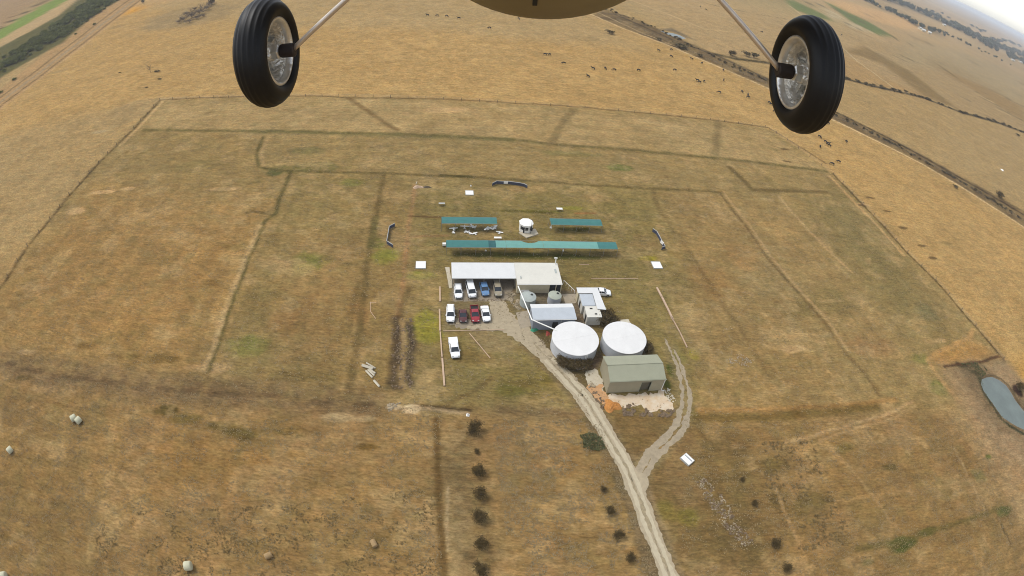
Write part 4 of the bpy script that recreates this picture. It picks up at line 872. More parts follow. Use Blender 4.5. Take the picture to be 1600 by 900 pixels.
# ---------------------------------------------------------------- vehicles
def car(px, py, rz, kind, paint, label, L_=4.7, Wd=1.82, name='parked_car', cat='car', group='cars parked by the clubhouse'):
    q = gp(px, py, .9); t = thing(name, label, cat, (q.x, q.y, 0), rz, group); hl = L_/2; hw = Wd/2
    # stations along x: (x, belt height, half width)
    st = [(-hl,.62,.84),(-hl+.12,.84,.93),(-hl+.5,.92,1),(-hl+1.4,.95,1),(0,.95,1),(hl-1.35,.94,1),(hl-.9,.90,.98),(hl-.35,.80,.93),(hl-.08,.66,.84),(hl,.5,.76)]
    tall = {'suv': .12, 'van': .18, 'ute': .1}.get(kind, 0)
    def hull(b):
        pr = None
        for x, z, k in st:
            z += tall*.8; w = hw*k; zb = .24+(.1 if abs(x) > hl-.1 else 0)
            c = [b.verts.new(p) for p in ((x,-w*.94,zb),(x,-w,zb+.22),(x,-w,z-.12),(x,-w*.93,z),(x,0,z+.035),(x,w*.93,z),(x,w,z-.12),(x,w,zb+.22),(x,w*.94,zb))]
            if pr:
                for i in range(8): b.faces.new((pr[i], pr[i+1], c[i+1], c[i]))
                b.faces.new((pr[8], pr[0], c[0], c[8]))
            else: b.faces.new(c[::-1])
            pr = c
        b.faces.new(pr)
    body = P('body', hull, paint, t)
    zb = .95+tall*.8; zt = {'suv': 1.62, 'van': 1.78, 'ute': 1.62, 'hatch': 1.45}.get(kind, 1.42)
    rear = {'suv': -hl+.12, 'van': -hl+.08, 'wagon': -hl+.3, 'hatch': -hl+.35, 'sedan': -hl+1.0, 'ute': -.75}[kind]
    rtop = {'suv': rear+.25, 'van': rear+.15, 'wagon': rear+.5, 'hatch': rear+.55, 'sedan': rear+.75, 'ute': rear+.2}[kind]
    fr, ft = hl-1.15, hl-1.95
    if kind == 'van': fr, ft = hl-.75, hl-1.4
    def cab(b, x0, x1, x2, x3, w0, w1, z0, z1):
        v = [b.verts.new(p) for p in ((x0,-w0,z0),(x3,-w0,z0),(x3-.12,w0*0,z0) ,(x3,w0,z0),(x0,w0,z0),(x1,-w1,z1),(x2,-w1,z1),(x2,w1,z1),(x1,w1,z1))]
        b.faces.new((v[0],v[1],v[6],v[5])); b.faces.new((v[1],v[3],v[7],v[6])); b.faces.new((v[3],v[4],v[8],v[7])); b.faces.new((v[4],v[0],v[5],v[8])); b.faces.new((v[5],v[6],v[7],v[8]))
    P('windows', lambda b: cab(b, rear, rtop, ft, fr, hw*.9, hw*.74, zb-.02, zt-.03), 'glass', t)
    def top(b):
        pr = None
        for i in range(7):
            u = i/6; x = rtop-.06+(ft-rtop+.12)*u; z = zt+.05*math.sin(PI*u); w = hw*.77
            c = [b.verts.new(p) for p in ((x,-w,z-.03),(x,-w*.8,z+.03),(x,w*.8,z+.03),(x,w,z-.03))]
            if pr:
                for k in range(3): b.faces.new((pr[k], pr[k+1], c[k+1], c[k]))
            pr = c
    rf = P('roof', top, paint, t)
    for s in (-1, 1):
        for xa, xb in ((rear, rtop), ((rear+fr)/2-.1, (rtop+ft)/2-.1), (fr, ft)): P('pillar', lambda b: tube(b, [(xa, s*hw*.9, zb), (xb, s*hw*.765, zt-.0)], .045, 5), paint, t)
        if kind in ('suv', 'wagon'): P('roof_rail', lambda b: tube(b, [(rtop+.2, s*hw*.66, zt+.1), (ft-.2, s*hw*.66, zt+.1)], .025, 5), 'post', rf)
    if kind == 'ute':
        P('tray', lambda b: (box(b, -hl+.1, -.9, -hw*.96, -hw*.88, zb-.05, zb+.32), box(b, -hl+.1, -.9, hw*.88, hw*.96, zb-.05, zb+.32), box(b, -hl+.1, -hl+.18, -hw*.87, hw*.87, zb-.05, zb+.32)), paint, t)
        P('tray_cover' if label.startswith('white') else 'tray_floor', lambda b: box(b, -hl+.19, -.85, -hw*.87, hw*.87, zb, zb+(.34 if label.startswith('white') else .06)), paint if label.startswith('white') else 'dark', t)
    for sx in (-hl+.85, hl-.85):
        for s in (-1, 1):
            w = P('wheel', lambda b: lathe(b, [(.2,-.1),(.31,-.11),(.335,-.06),(.335,.06),(.31,.11),(.2,.1)], 20, 'x'), 'blackrub', t)
            w.location = (sx, s*(hw-.09), .335); w.rotation_euler = (0, 0, PI/2)
            P('rim', lambda b: lathe(b, [(.19,-.104),(.2,.0),(.19,.104)], 14, 'x'), 'post', w)
    for s in (-1, 1):
        P('headlight', lambda b: box(b, hl-.28, hl-.06, s*hw*.62-.16, s*hw*.62+.16, .62+tall, .74+tall), 'lightgrey', t)
        P('tail_light', lambda b: box(b, -hl-.01, -hl+.1, s*hw*.7-.1, s*hw*.7+.1, .66+tall, .82+tall), 'red', t)
        P('mirror', lambda b: box(b, fr-.35, fr-.2, s*(hw+.08)-.09, s*(hw+.08)+.09, zb, zb+.14), paint, t)
    P('bumper', lambda b: box(b, hl-.04, hl+.05, -hw*.7, hw*.7, .34, .5), 'dark', t)
    return t
M['pwhite'] = mat('white_car_paint', S(240,240,238,1.2), .3, var=.02, spec=.5); M['pblue'] = mat('blue_car_paint', S(110,150,192), .3, var=.05, spec=.5)
M['pbeige'] = mat('beige_car_paint', S(168,156,130), .35, var=.05, spec=.5); M['pmaroon'] = mat('dark_maroon_car_paint', S(92,44,44), .3, var=.05, spec=.5); M['pred'] = mat('red_car_paint', S(166,44,54), .3, var=.05, spec=.5)
DN = AS-PI/2
car(716,453,DN+.02,'wagon','pwhite','white station wagon, leftmost of the row nosing out from under the carport',4.7)
car(736,451.5,DN+.12,'van','pwhite','white van second from the left in the row under the carport',4.9,1.9)
car(757,449.5,DN+.1,'hatch','pblue','light blue hatchback between the white van and the beige car',4.5)
car(777.5,450.5,DN+.03,'suv','pbeige','beige off-roader, rightmost of the row under the carport',4.6,1.85)
car(704,489,DN-.03,'suv','pwhite','white off-roader, leftmost of the lower row on the grit',4.7,1.85)
car(723.5,492,DN,'hatch','pmaroon','dark maroon small car between the white off-roader and the red utility',3.7,1.75)
car(742,489.5,DN+.04,'ute','pred','red utility with dark tray in the lower row',4.6,1.85)
car(758.8,488.3,DN+.06,'sedan','pwhite','white sedan, rightmost of the lower row, on the gravel',4.7)
car(709.8,542.5,DN+.1,'ute','pwhite','white utility parked alone on grass below both rows',5.1,1.9)
car(940,455,AS-.12,'sedan','pwhite','white sedan parked sideways behind the L-shaped white roof',4.7,1.82,group='cars parked by the clubhouse')

# ---------------------------------------------------------------- cattle
def cow_mesh(graze):
    V = []; E = []; Rr = []
    def ch(pts, par=None):
        last = par
        for x, y, z, r in pts:
            V.append((x, y, z)); Rr.append(r); i = len(V)-1
            if last is not None: E.append((last, i))
            last = i
        return last
    ch([(0,0,1.05,.36)]); hip = ch([(-.45,0,1.08,.34),(-.8,0,1.12,.27)], 0); sh = ch([(.4,0,1.05,.35),(.72,0,1.1,.27)], 0)
    if graze: ch([(1.0,0,.92,.17),(1.25,0,.5,.13),(1.38,0,.25,.13),(1.5,0,.08,.07)], sh)
    else: ch([(1.0,0,1.32,.17),(1.2,0,1.5,.15),(1.4,0,1.45,.12),(1.6,0,1.32,.075)], sh)
    for s in (-1, 1):
        ch([(.62,s*.2,.78,.13),(.62,s*.2,.42,.07),(.64,s*.2,.2,.05),(.66,s*.2,.02,.06)], sh)
        ch([(-.72,s*.2,.8,.17),(-.62,s*.21,.55,.1),(-.82,s*.21,.35,.06),(-.78,s*.21,.02,.06)], hip)
    ch([(-1.0,0,1.1,.05),(-1.06,0,.7,.035),(-1.06,0,.45,.05)], hip)
    me = bpy.data.meshes.new('cow'); me.from_pydata(V, E, []); o = bpy.data.objects.new('cow_tmp', me); COL.objects.link(o)
    md = o.modifiers.new('s', 'SKIN')
    for i, sv in enumerate(me.skin_vertices[0].data): sv.radius = (Rr[i], Rr[i]); sv.use_root = (i == 0)
    o.modifiers.new('u', 'SUBSURF').levels = 1
    dg = bpy.context.evaluated_depsgraph_get(); m2 = bpy.data.meshes.new_from_object(o.evaluated_get(dg)); bpy.data.objects.remove(o); m2.name = 'cow'
    m2.materials.clear(); m2.materials.append(M['hide']); return m2
CMs = [cow_mesh(True), cow_mesh(False)]
COWS = []
def herd(ph, pts, names=None):
    for i, p in enumerate(pts): COWS.append((p, (names[i]+' ' if names else 'lone ')+ph))
OR = ['leftmost', 'second', 'third', 'rightmost']
herd('of four black cattle in a row left of the aircraft belly', [(668,22.5),(683,23.5),(698,24),(717,27.5)], OR)
herd('black cow just below the row of four, left of the belly', [(765,42.5)]); herd('black cow directly beneath the aircraft belly', [(810.5,28)])
herd('of two black cattle close together below the belly', [(852,84),(858.5,84)], ['left', 'right']); herd('black cow right of the close pair below the belly', [(881,97.5)])
herd('of three black cattle in a short row at mid field', [(927,106),(946,105.5),(960,108)], ['left', 'middle', 'right']); herd('black cow just below the short row of three', [(919,118)])
herd('black cow right of the short row of three at mid field', [(998,108.5)]); herd('black cow midway between the short row of three and the trio in a knot', [(1054.5,108.2)])
herd('of three black cattle near the ditch below the white pool', [(1029.5,78),(1049,76.5),(1049,87)], ['left', 'upper right', 'lower right'])
herd('of three black cattle along the white track edge', [(1081,91),(1097,97.5),(1130.5,108.5)], ['left', 'middle', 'right'])
herd('of three black cattle in a knot left of the right wheel', [(1090,124.5),(1093,127),(1100.5,126)], ['upper left', 'lower left', 'right'])
herd('black cow right of the knot of three', [(1131,124.3)]); herd('black cow below and right of the knot of three', [(1124,143)])
herd('of three black cattle beside the right wheel', [(1160,142.3),(1169,147),(1169,150.5)], ['left', 'upper', 'lower'])
herd('of two black cattle at the left edge of the right wheel', [(1202.5,159.3),(1205.5,162)], ['upper', 'lower']); herd('black cow partly behind the right tyre', [(1211,172.5)])
herd('of the black cattle below the right wheel', [(1294.5,191.6),(1279,197),(1281,212.5),(1290.5,220.6),(1294.5,223.3),(1323,220),(1282,227.8),(1296,226.5)], ['uppermost', 'second highest', 'third highest', 'middle left', 'middle right', 'far right', 'lowest left', 'lowest right'])
herd('of the two black cattle near the paddock corner', [(1301,255),(1311,251.5)], ['left', 'right'])
herd('of two distant black cattle left of the right strut', [(1094.5,9.6),(1103,14.3)], ['upper', 'lower']); herd('distant black cow between the right strut and the wheel', [(1190.5,49)]); herd('brown-black cow far away right of the strut', [(1315,54)])
for i, ((px, py), lb) in enumerate(COWS):
    q = gp(px, py, .9); o = link('cow', CMs[i % 3 == 0]); k = .86; o.location = (q.x, q.y, -.02); rs = random.Random(i); o.rotation_euler = (0, 0, rs.choice([0, PI, .5, 2.6, -.7, 1.4])+rs.uniform(-.5, .5)); o.scale = (k*1.1,)*3
    tag(o, lb, 'cow', 'black cattle grazing the golden field')

# ---------------------------------------------------------------- vegetation
def leaves(bm, c, R, n, size, rs, clump=9, flat=.8, hollow=.35):
    cen = []
    for _ in range(clump):
        a = rs.uniform(0, 2*PI); u = rs.uniform(-1, 1); r = rs.uniform(hollow, .85); s = math.sqrt(1-u*u)
        cen.append((c[0]+R[0]*r*s*math.cos(a), c[1]+R[1]*r*s*math.sin(a), c[2]+R[2]*r*u))
    for i in range(n):
        k = cen[i % clump] if rs.random() < .8 else c
        q = [k[j]+rs.gauss(0, R[j]*.24) for j in range(3)]; q[2] = max(.03, q[2])
        s = size*rs.uniform(.6, 1.4); a = Vector((rs.gauss(0,1), rs.gauss(0,1), rs.gauss(0,.6))).normalized(); b = a.cross(Vector((rs.gauss(0,1), rs.gauss(0,1), rs.gauss(0,1)))).normalized()
        q = Vector(q); bm.faces.new([bm.verts.new(q+a*s), bm.verts.new(q+b*s*.55), bm.verts.new(q-a*s), bm.verts.new(q-b*s*.55)])
def limbs(bm, h, r, rs, n=6, spread=.5, th=.05):
    tube(bm, [(0,0,-.05),(.02,.03,h*.35),(.0,.0,h*.75)], [th, th*.75, th*.3], 6)
    for i in range(n):
        a = rs.uniform(0, 2*PI); z = h*rs.uniform(.2, .6); d = r*rs.uniform(.6, 1)
        tube(bm, [(0,0,z),(d*.5*math.cos(a),d*.5*math.sin(a),z+h*.14),(d*math.cos(a),d*math.sin(a),z+h*rs.uniform(.15,.4))], [th*.5, th*.3, th*.1], 5)
def make_tree(name, label, cat, h, r, n, size, leaf, group, seed, clump=10, th=.05, trunk=True, flat=1.0):
    rs = random.Random(seed); t = thing(name, label, cat, (0,0,0), 0, group)
    bm = NB(); leaves(bm, (0,0,h*.56), (r, r, h*.42), n, size, rs, clump); me = fin('crown', bm, M[leaf], t)
    if trunk: bm = NB(); limbs(bm, h, r, rs, 7, th=th); fin('trunk', bm, M['bark'], t)
    return t
YG = 'young trees in the lower paddocks'
YT = [(741,668,1.5,'dark young tree at the top of the column of trees below the boundary track'),(744.5,705,.55,'smallest young tree in the column of trees, second from the top'),(748.5,736,1.35,'dark young tree third from the top of the column'),(749.5,769,1.3,'young tree fourth from the top of the column'),
      (750.5,806,1.35,'brownish young tree fifth from the top of the column'),(750.5,848,1.3,'brownish young tree second from the bottom of the column'),(752,889,1.3,'young tree at the bottom of the column, cut near the photo edge'),
      (943,764,.65,'small sapling nearest the fork of the roads'),(955,796,.95,'sapling second from the top left of the gravel road'),(967,835,1.0,'sapling third from the top left of the gravel road'),(985,870,.95,'sapling lowest left of the gravel road'),
      (1213,849,1.15,'round dark bush upper of the pair at the lower right'),(1231,886,1.05,'round dark bush lower of the pair at the lower right'),(1180,786,.7,'small dark bush right of the rubble strip'),(1160,748,.55,'tiny bush above the rubble strip')]
protos = [make_tree('young_tree', 'x', 'tree', 2.3, 1.0, 1700, .085, 'leafd', YG, 40+i, 16) for i in range(3)]
for i, (px, py, s, lb) in enumerate(YT):
    q = gp(px, py, 1.0*s); t = protos[i] if i < 3 else dup(protos[i % 3])
    t.location = (q.x, q.y, 0); t.rotation_euler = (0, 0, i*1.3); t.scale = (s*1.0, s*1.0, s*.85); t['label'] = lb
# dark shrubs round the tanks
SB = [(876,562,1.1,'left end'),(884,568,1.2,'second from left'),(893,571,1.2,'third from left'),(902,571,1.25,'fourth from left'),(911,570,1.15,'fifth from left'),(919,566,1.0,'right end')]
pr = [make_tree('shrub', 'x', 'shrub', 2.0, 1.25, 1500, .1, 'leafd' if i else 'leafs', 'dark shrubs round the round tanks', 60+i, 14) for i in range(2)]
k = 0
for (px, py, s, w) in SB+[(941,499,1.5,None),(950,494,1.4,None),(957,500,1.2,None),(1008,541,1.2,None),(1014,546,1.1,None),(1003,548,.9,None)]:
    lb = ('dark shrub at the '+w+' of the clump in front of the near round tank') if w and 'end' in w else ('dark shrub, '+w+', in the clump in front of the near round tank') if w else None
    if lb is None: lb = {941:'dark shrub nearest the small hut, behind the farther tank',950:'dark shrub highest in the clump behind the farther tank',957:'dark shrub closest to the farther tank on its left side',1008:'dark shrub against the right side of the farther tank',1014:'rightmost dark shrub beyond the back corner of the green shed',1003:'low dark shrub between farther tank and green shed'}[px]
    q = gp(px, py, .9); t = pr[k] if k < 2 else dup(pr[k % 2]); t.location = (q.x, q.y, 0); t.rotation_euler = (0, 0, k*1.1); t.scale = (s,)*3; t['label'] = lb; k += 1
# roadside hedge, upper left
hp = [make_tree('hedge_shrub', 'dark green shrub in the dense roadside hedge at the upper left', 'shrub', 4.6, 4.0, 1500, .42, 'leafh', 'shrubs of the roadside hedge', 80+i, 18, th=.12) for i in range(4)]
rs = random.Random(5); k = 0
HC = [(-60,138),(-30,120),(0,101),(45,76),(85,50),(122,25),(158,1),(190,-18)]; HG = [gp(*q) for q in HC]
for a, b in zip(HG, HG[1:]):
    dd = b-a; nseg = max(1, int(dd.length/8.2)); nn = Vector((-dd.y, dd.x, 0)).normalized()
    for j in range(nseg):
        for row in (-3.5, -2.5, -1.5, -.5, .5, 1.5, 2.5, 3.5):
            if rs.random() < .14: continue
            w = 5.8; q = a+dd*((j+rs.random()*.8)/nseg)+nn*(row*w-6+rs.gauss(0, 1.3))
            t = hp[k] if k < 4 else dup(hp[k % 4]); t.location = (q.x, q.y, 0); t.rotation_euler = (0, 0, rs.uniform(0, 6)); s = rs.uniform(.7, 1.3)*(1 if abs(row) < 3 else .6); t.scale = (s, s, s*rs.uniform(.75, 1.1)); k += 1
print('hedge shrubs', k)
for px, py, s, lb in ((147,37,.35,'reddish small bush on the verge between hedge and road'),(22,123,.4,'dark small bush on the verge at the bend nearest the left edge'),(118,52,.3,'dark small bush on the verge below the reddish one'),(1,143,.35,'dark reddish bush cut by the left photo edge')):
    q = gp(px, py, 1); t = dup(hp[0]); t.location = (q.x, q.y, 0); t.scale = (s,)*3; t['label'] = lb; t['group'] = 'bushes on the road verge'
# scrub along the drains
def scrub_line(pts, n, w, s0, s1, label, group, seed, proto):
    rs = random.Random(seed); G = [gp(*q) for q in pts]; Ls = [(b-a).length for a, b in zip(G, G[1:])]; tot = sum(Ls)
    for i in range(n):
        d = rs.random()*tot
        for j, l in enumerate(Ls):
            if d <= l: break
            d -= l
        a, b = G[j], G[j+1]; nn = Vector((-(b-a).y, (b-a).x, 0)).normalized(); q = a.lerp(b, d/Ls[j])+nn*rs.gauss(0, w)
        t = dup(proto[i % len(proto)]); t.location = (q.x, q.y, 0); t.rotation_euler = (0, 0, rs.uniform(0, 6)); s = rs.uniform(s0, s1); t.scale = (s, s, s*.7); t['label'] = label; t['group'] = group
sp_ = [make_tree('scrub_bush', 'dark scrub bush in the drain hedge right of the wheel', 'bush', 2.4, 1.8, 420, .3, 'leafs' if i else 'leafd', 'scrub along the drain', 120+i, 12, th=.07) for i in range(3)]
for i, t in enumerate(sp_):
    q = gp(*((1145,85.5),(1166,86),(1178.5,88.5))[i], .8); t.location = (q.x, q.y, 0); t.scale = (1.5,)*3; t['group'] = 'bushes on the drain left of the right wheel'; t['label'] = ['largest dark bush on the drain left of the right wheel', 'upright dark bush on the drain, middle of three', 'low dark bush on the drain nearest the right wheel'][i]
scrub_line([(1310,120),(1350,131),(1380,138),(1440,152),(1500,175),(1560,192),(1600,207),(1640,222)], 110, 1.2, .5, 1.1, 'dark low bush in the drain hedge right of the right wheel', 'bushes of the drain hedge', 31, sp_)
scrub_line([(945,14),(1000,34),(1060,62),(1120,92),(1200,128)], 60, 1.6, .3, .75, 'low brown scrub bush in the long drain corridor left of the right wheel', 'scrub of the drain corridor', 32, sp_)
scrub_line([(1300,178),(1390,222),(1440,250),(1500,283),(1600,345)], 90, 1.0, .3, .65, 'low dark scrub bush in the long drain corridor right of the right wheel', 'scrub of the drain corridor', 33, sp_)
for px, py, s, lb in ((1062,72,2.6,'dark bush mass in the corridor below the pale pool'),(1093,86,1.,'small dark bush on the white track edge'),(1029,61,1.,'dark bush beside the white track edge below the pool'),(1563,306,1.5,'green round bush at the drain corridor, far right'),(1493,291,.8,'dark bush on the drain corridor left of the green one'),(953,51,1.4,'low dark log-like bush below the end of the corridor'),(1590,211,1.2,'dark bush at the far right end of the drain hedge'),(1595,605,1.0,'dark bush on the bank right of the dam')):
    q = gp(px, py, .8); t = dup(sp_[1] if py < 300 else sp_[0]); t.location = (q.x, q.y, 0); t.scale = (s, s, .8*min(s, 1.5)); t['label'] = lb; t['group'] = 'single bushes in the far paddocks'
# bare trees
def bare(px, py, h, label, n=16, seed=1, th=.09, group=None):
    rs = random.Random(seed); q = gp(px, py); t = thing('dead_tree', label, 'tree', q, 0, group); bm = NB()
    tube(bm, [(0,0,-.1),(.05,0,h*.3),(0,.05,h*.6)], [th, th*.8, th*.4], 6); fin('trunk', bm, M['bark'], t); bm = NB()
    for i in range(n):
        a = rs.uniform(0, 2*PI); z = h*rs.uniform(.15, .6); d = h*rs.uniform(.25, .5); p0 = Vector((0,0,z)); p1 = p0+Vector((d*.5*math.cos(a), d*.5*math.sin(a), h*.2)); p2 = p0+Vector((d*math.cos(a+.3), d*math.sin(a+.3), h*rs.uniform(.2,.5)))
        tube(bm, [p0, p1, p2], [th*.5, th*.35, th*.1], 5); tube(bm, [p1, p1+Vector((rs.gauss(0,d*.4), rs.gauss(0,d*.4), h*.2))], [th*.3, th*.08], 4)
    fin('branches', bm, M['twig'], t); return t
bare(235,113,5,'pale leafless tree standing alone in the golden field', 12, 3, .12); bare(300,30,9,'dead tree in the middle of the dark burnt patch', 26, 4, .16); bare(283,34,5.5,'dead tree at the left of the dark burnt patch', 18, 5, .12); bare(315,18,7,'dead tree at the upper right of the dark burnt patch', 22, 6, .14)
bb = make_tree('dead_brush', 'grey brown bare brush in the dark fuzzy clump near the top left', 'bush', 3.6, 3.4, 900, .16, 'twig', 'bare brush clump near the top left', 201, 22, th=.1)
for i, (px, py, s) in enumerate(((300,26,1.2),(288,31,1.0),(312,20,1.2),(322,14,1.1),(296,34,.8),(280,34,.7),(308,28,.9),(328,8,1.1),(292,22,.8),(318,24,.6),(304,14,.7))):
    q = gp(px, py+2); t = bb if i == 0 else dup(bb); t.location = (q.x, q.y, 0); t.rotation_euler = (0, 0, i*1.7); t.scale = (s*1.3, s*1.1, s)
q = gp(331,4,1.5); t = dup(sp_[0]); t.location = (q.x, q.y, 0); t.scale = (1.5, 1.5, 1.9); t['label'] = 'dark stumpy bush cut by the top edge, right of the burnt patch'; t['group'] = 'single bushes in the far paddocks'
q = gp(223,3,1.5); t = dup(sp_[1]); t.location = (q.x, q.y, 0); t.scale = (.9, .9, 1.6); t['label'] = 'dark upright bush at the road edge near the top of the photo'; t['group'] = 'single bushes in the far paddocks'
for px, py, s, lb in ((245,111.5,.7,'small dark clump under the lone leafless tree'),(187,113,.35,'tiny clump left of the lone leafless tree'),(249,123,.45,'small dark clump below the lone leafless tree'),(229,136,.35,'brown clump below the dark clumps')):
    q = gp(px, py, .3); t = dup(sp_[2]); t.location = (q.x, q.y, 0); t.scale = (s*1.6, s, s*.5); t['label'] = lb; t['group'] = 'clumps near the lone tree'

# far tree belts, upper right
fp = [make_tree('belt_tree', 'dark tree in the main belt at the upper right', 'tree', 15, 9, 260, 2.2, 'leaff', 'trees of the main belt', 150+i, 10, th=.4) for i in range(4)]
def belt(pts, n, w, s0, s1, label, group, seed, first=False):
    rs = random.Random(seed); G = [gp(*q) for q in pts]; k = 0
    Ls = [abs(b[0]-a[0]) for a, b in zip(pts, pts[1:])]; tot = sum(Ls)     # even along the belt as it is seen
    for i in range(n):
        d = rs.random()*tot
        for j, l in enumerate(Ls):
            if d <= l: break
            d -= l
        a, b = G[j], G[j+1]; nn = Vector((-(b-a).y, (b-a).x, 0)).normalized(); q = a.lerp(b, d/Ls[j])+nn*rs.gauss(0, w)
        t = fp[i] if first and i < 4 else dup(fp[i % 4]); t.location = (q.x, q.y, 0); t.rotation_euler = (0, 0, rs.uniform(0, 6)); s = rs.uniform(s0, s1); t.scale = (s, s, s*rs.uniform(.8, 1.1)); t['label'] = label; t['group'] = group
belt([(1372,-4),(1395,3),(1425,12),(1452,27),(1475,36),(1497,43),(1525,58),(1550,70),(1575,80),(1605,90),(1640,104)], 150, 26, .7, 1.25, 'dark tree in the main belt at the upper right', 'trees of the main belt', 41, True)
belt([(1495,45),(1530,66),(1560,82),(1590,93)], 40, 20, .7, 1.1, 'dark tree on the near side of the main belt at the upper right', 'trees of the main belt', 42)
belt([(1345,-3),(1382,15),(1412,28),(1432,40),(1452,48),(1468,52)], 56, 12, .35, .7, 'small dark tree in the thin belt nearer than the main belt', 'trees of the thin belt', 43)
belt([(1470,50),(1512,70),(1550,88),(1575,100),(1610,118)], 28, 9, .2, .45, 'low dark tree in the hedge line below the main belt', 'trees of the hedge line', 44)
rsf = random.Random(9)
for i in range(22):                                            # scattered clumps beyond
    px = rsf.uniform(1440, 1598); py = 8+(px-1440)*.42+rsf.uniform(0, 16)
    q = gp(px, max(py, 3+(px-1490)*.51 if px > 1490 else py)); d = math.hypot(q.x, q.y)
    if d > 6000: continue
    t = dup(fp[i % 4]); t.location = (q.x, q.y, 0); s = rsf.uniform(.6, 1.2)*max(1, d/2500); t.scale = (s*1.4, s*1.4, s*.7); t['label'] = 'far tree on the hazy plain beyond the main belt'; t['group'] = 'far trees on the plain'
# farmhouses among the far trees
def farmhouse(px, py, w, d, label):
    q = gp(px, py); t = thing('farmhouse', label, 'house', (q.x, q.y, 0), AS+random.uniform(-.6, .6), 'farm buildings by the tree belts')
    P('wall', lambda b: box(b, -w/2, w/2, -d/2, d/2, 0, 3.6), 'cream', t)
    P('roof', lambda b: (slab(b, [(-w/2-.5,-d/2-.5,3.6),(w/2+.5,-d/2-.5,3.6),(w/2+.5,0,5.4),(-w/2-.5,0,5.4)], .15), slab(b, [(-w/2-.5,.01,5.4),(w/2+.5,.01,5.4),(w/2+.5,d/2+.5,3.6),(-w/2-.5,d/2+.5,3.6)], .15)), 'whiteroof', t)
    P('door', lambda b: box(b, -.6, .6, -d/2-.05, -d/2-.004, 0, 2.2), 'dark', t)
for a in ((1442,49,9,7,'white farmhouse at the end of the thin belt'),(1452,53,7,5,'smaller white farm shed right of the farmhouse by the thin belt'),(1437,46,8,6,'tiny white hut left of the farmhouse by the thin belt'),(1580,78,16,10,'pale house deep in the main belt near the right edge'),(1594,98,13,9,'white roofed house below the main belt at the right edge'),(1582,95,11,8,'pale house left of the white roofed one at the right edge'),(1356,2,16,9,'pale farm building at the top of the thin belt'),(1475,40,10,8,'pale building half hidden in the main belt')): farmhouse(*a)
heap('dirt_mound', 1566, 266, 1.5, 1.2, .6, 'white', 'small white heap far right beyond the drain corridor', 'mound')

# bales
def bale(px, py, label, rz=0, m='bale', r=.72, g='wrapped bales in the lower left paddock'):
    q = gp(px, py, r); t = thing('hay_bale', label, 'hay bale', (q.x, q.y, 0), rz, g)
    b = P('bale', lambda b: lathe(b, [(r*.55,-.64),(r*.9,-.62),(r,-.5),(r*1.02,0),(r,.5),(r*.9,.62),(r*.55,.64)], 28, 'x'), m, t, smooth=True); b.location = (0, 0, r*.97)
bale(114.5,653,'left of the two touching pale bales at the left',.9); bale(122,656.5,'right of the two touching pale bales at the left',1.3); bale(15,703,'single pale bale near the left edge',1.2); bale(293.5,884,'single pale bale at the bottom left with its flat end up',.4,r=.8); bale(5,899,'pale bale cut by the bottom left corner',.5)
bale(419,868,'old straw coloured bale in the bottom paddock, left of the other',.7,'oldbale',.5,'old bales'); bale(584,849,'old straw coloured bale in the bottom paddock, right of the other',2.2,'oldbale',.45,'old bales')

# tussocks: rough grass nobody could count
def tufts(name, pxs, n, s0, s1, m, seed, thr=.45, up=1.0):
    rs = random.Random(seed); Pw = [gp(*q) for q in pxs]; A = np.array([(p.x, p.y) for p in Pw]); R_ = np.random.RandomState(seed)
    xs = R_.uniform(A[:, 0].min(), A[:, 0].max(), n*4); ys = R_.uniform(A[:, 1].min(), A[:, 1].max(), n*4)
    ok = inside(A, xs, ys) & (vn(xs, ys, 3.1, seed)*.5+vn(xs, ys, 1.1, seed+1)*.5 > thr); xs = xs[ok][:n]; ys = ys[ok][:n]
    V = []; Fc = []
    for x, y in zip(xs, ys):
        s = rs.uniform(s0, s1)
        for j in range(5):
            a = rs.uniform(0, 2*PI); l = s*rs.uniform(.7, 1.2); w = s*.45; dx, dy = math.cos(a), math.sin(a); b = len(V)
            V += [(x-dy*w, y+dx*w, 0), (x+dy*w, y-dx*w, 0), (x+dx*l*.8, y+dy*l*.8, l*up)]; Fc.append((b, b+1, b+2))
    me = bpy.data.meshes.new(name); me.from_pydata(V, [], Fc); me.materials.append(M[m]); o = link(name, me); o['kind'] = 'stuff'; return o
M['straw'] = mat('pale_straw', (.215, .165, .09), 1, var=.3, scale=1.0, spec=0)
tufts('dark_tussocks', [(1190,690),(1270,690),(1290,760),(1340,850),(1250,860),(1195,770)], 900, .12, .34, 'tuft', 1, .5, .7)
tufts('dark_tussocks', [(150,800),(690,760),(690,905),(150,905)], 4200, .08, .24, 'tuft', 2, .53, .7)
tufts('dry_grass', [(0,575),(690,640),(690,905),(0,905)], 16000, .06, .2, 'straw', 3, .5, .6)
tufts('dry_grass', [(765,655),(935,655),(1030,900),(800,900)], 8000, .06, .2, 'straw', 4, .48, .6)
tufts('dry_grass', [(1070,655),(1560,650),(1600,905),(1060,905)], 14000, .06, .2, 'straw', 5, .5, .6)
tufts('dark_tussocks', [(1070,655),(1560,650),(1600,905),(1060,905)], 3500, .08, .2, 'tuft', 6, .56, .6)
tufts('dry_grass', [(160,220),(1290,270),(1540,560),(1400,640),(20,560),(20,440)], 32000, .09, .26, 'straw', 7, .5, .45)
tufts('dark_tussocks', [(160,220),(1290,270),(1540,560),(1400,640),(20,560),(20,440)], 9000, .09, .24, 'tuft', 8, .57, .45)
M['greenclump'] = mat('green_ground_plants', (.095, .095, .042), 1, var=.5, scale=1.2, spec=0)
tufts('green_clump', [(906,680),(925,676),(940,684),(946,700),(930,706),(908,698)], 480, .12, .3, 'greenclump', 9, .3, .9)
tufts('bank_reeds', [(1500,569),(1530,566),(1545,580),(1534,590),(1520,576)], 260, .15, .35, 'greenclump', 10, .4, 1.0)
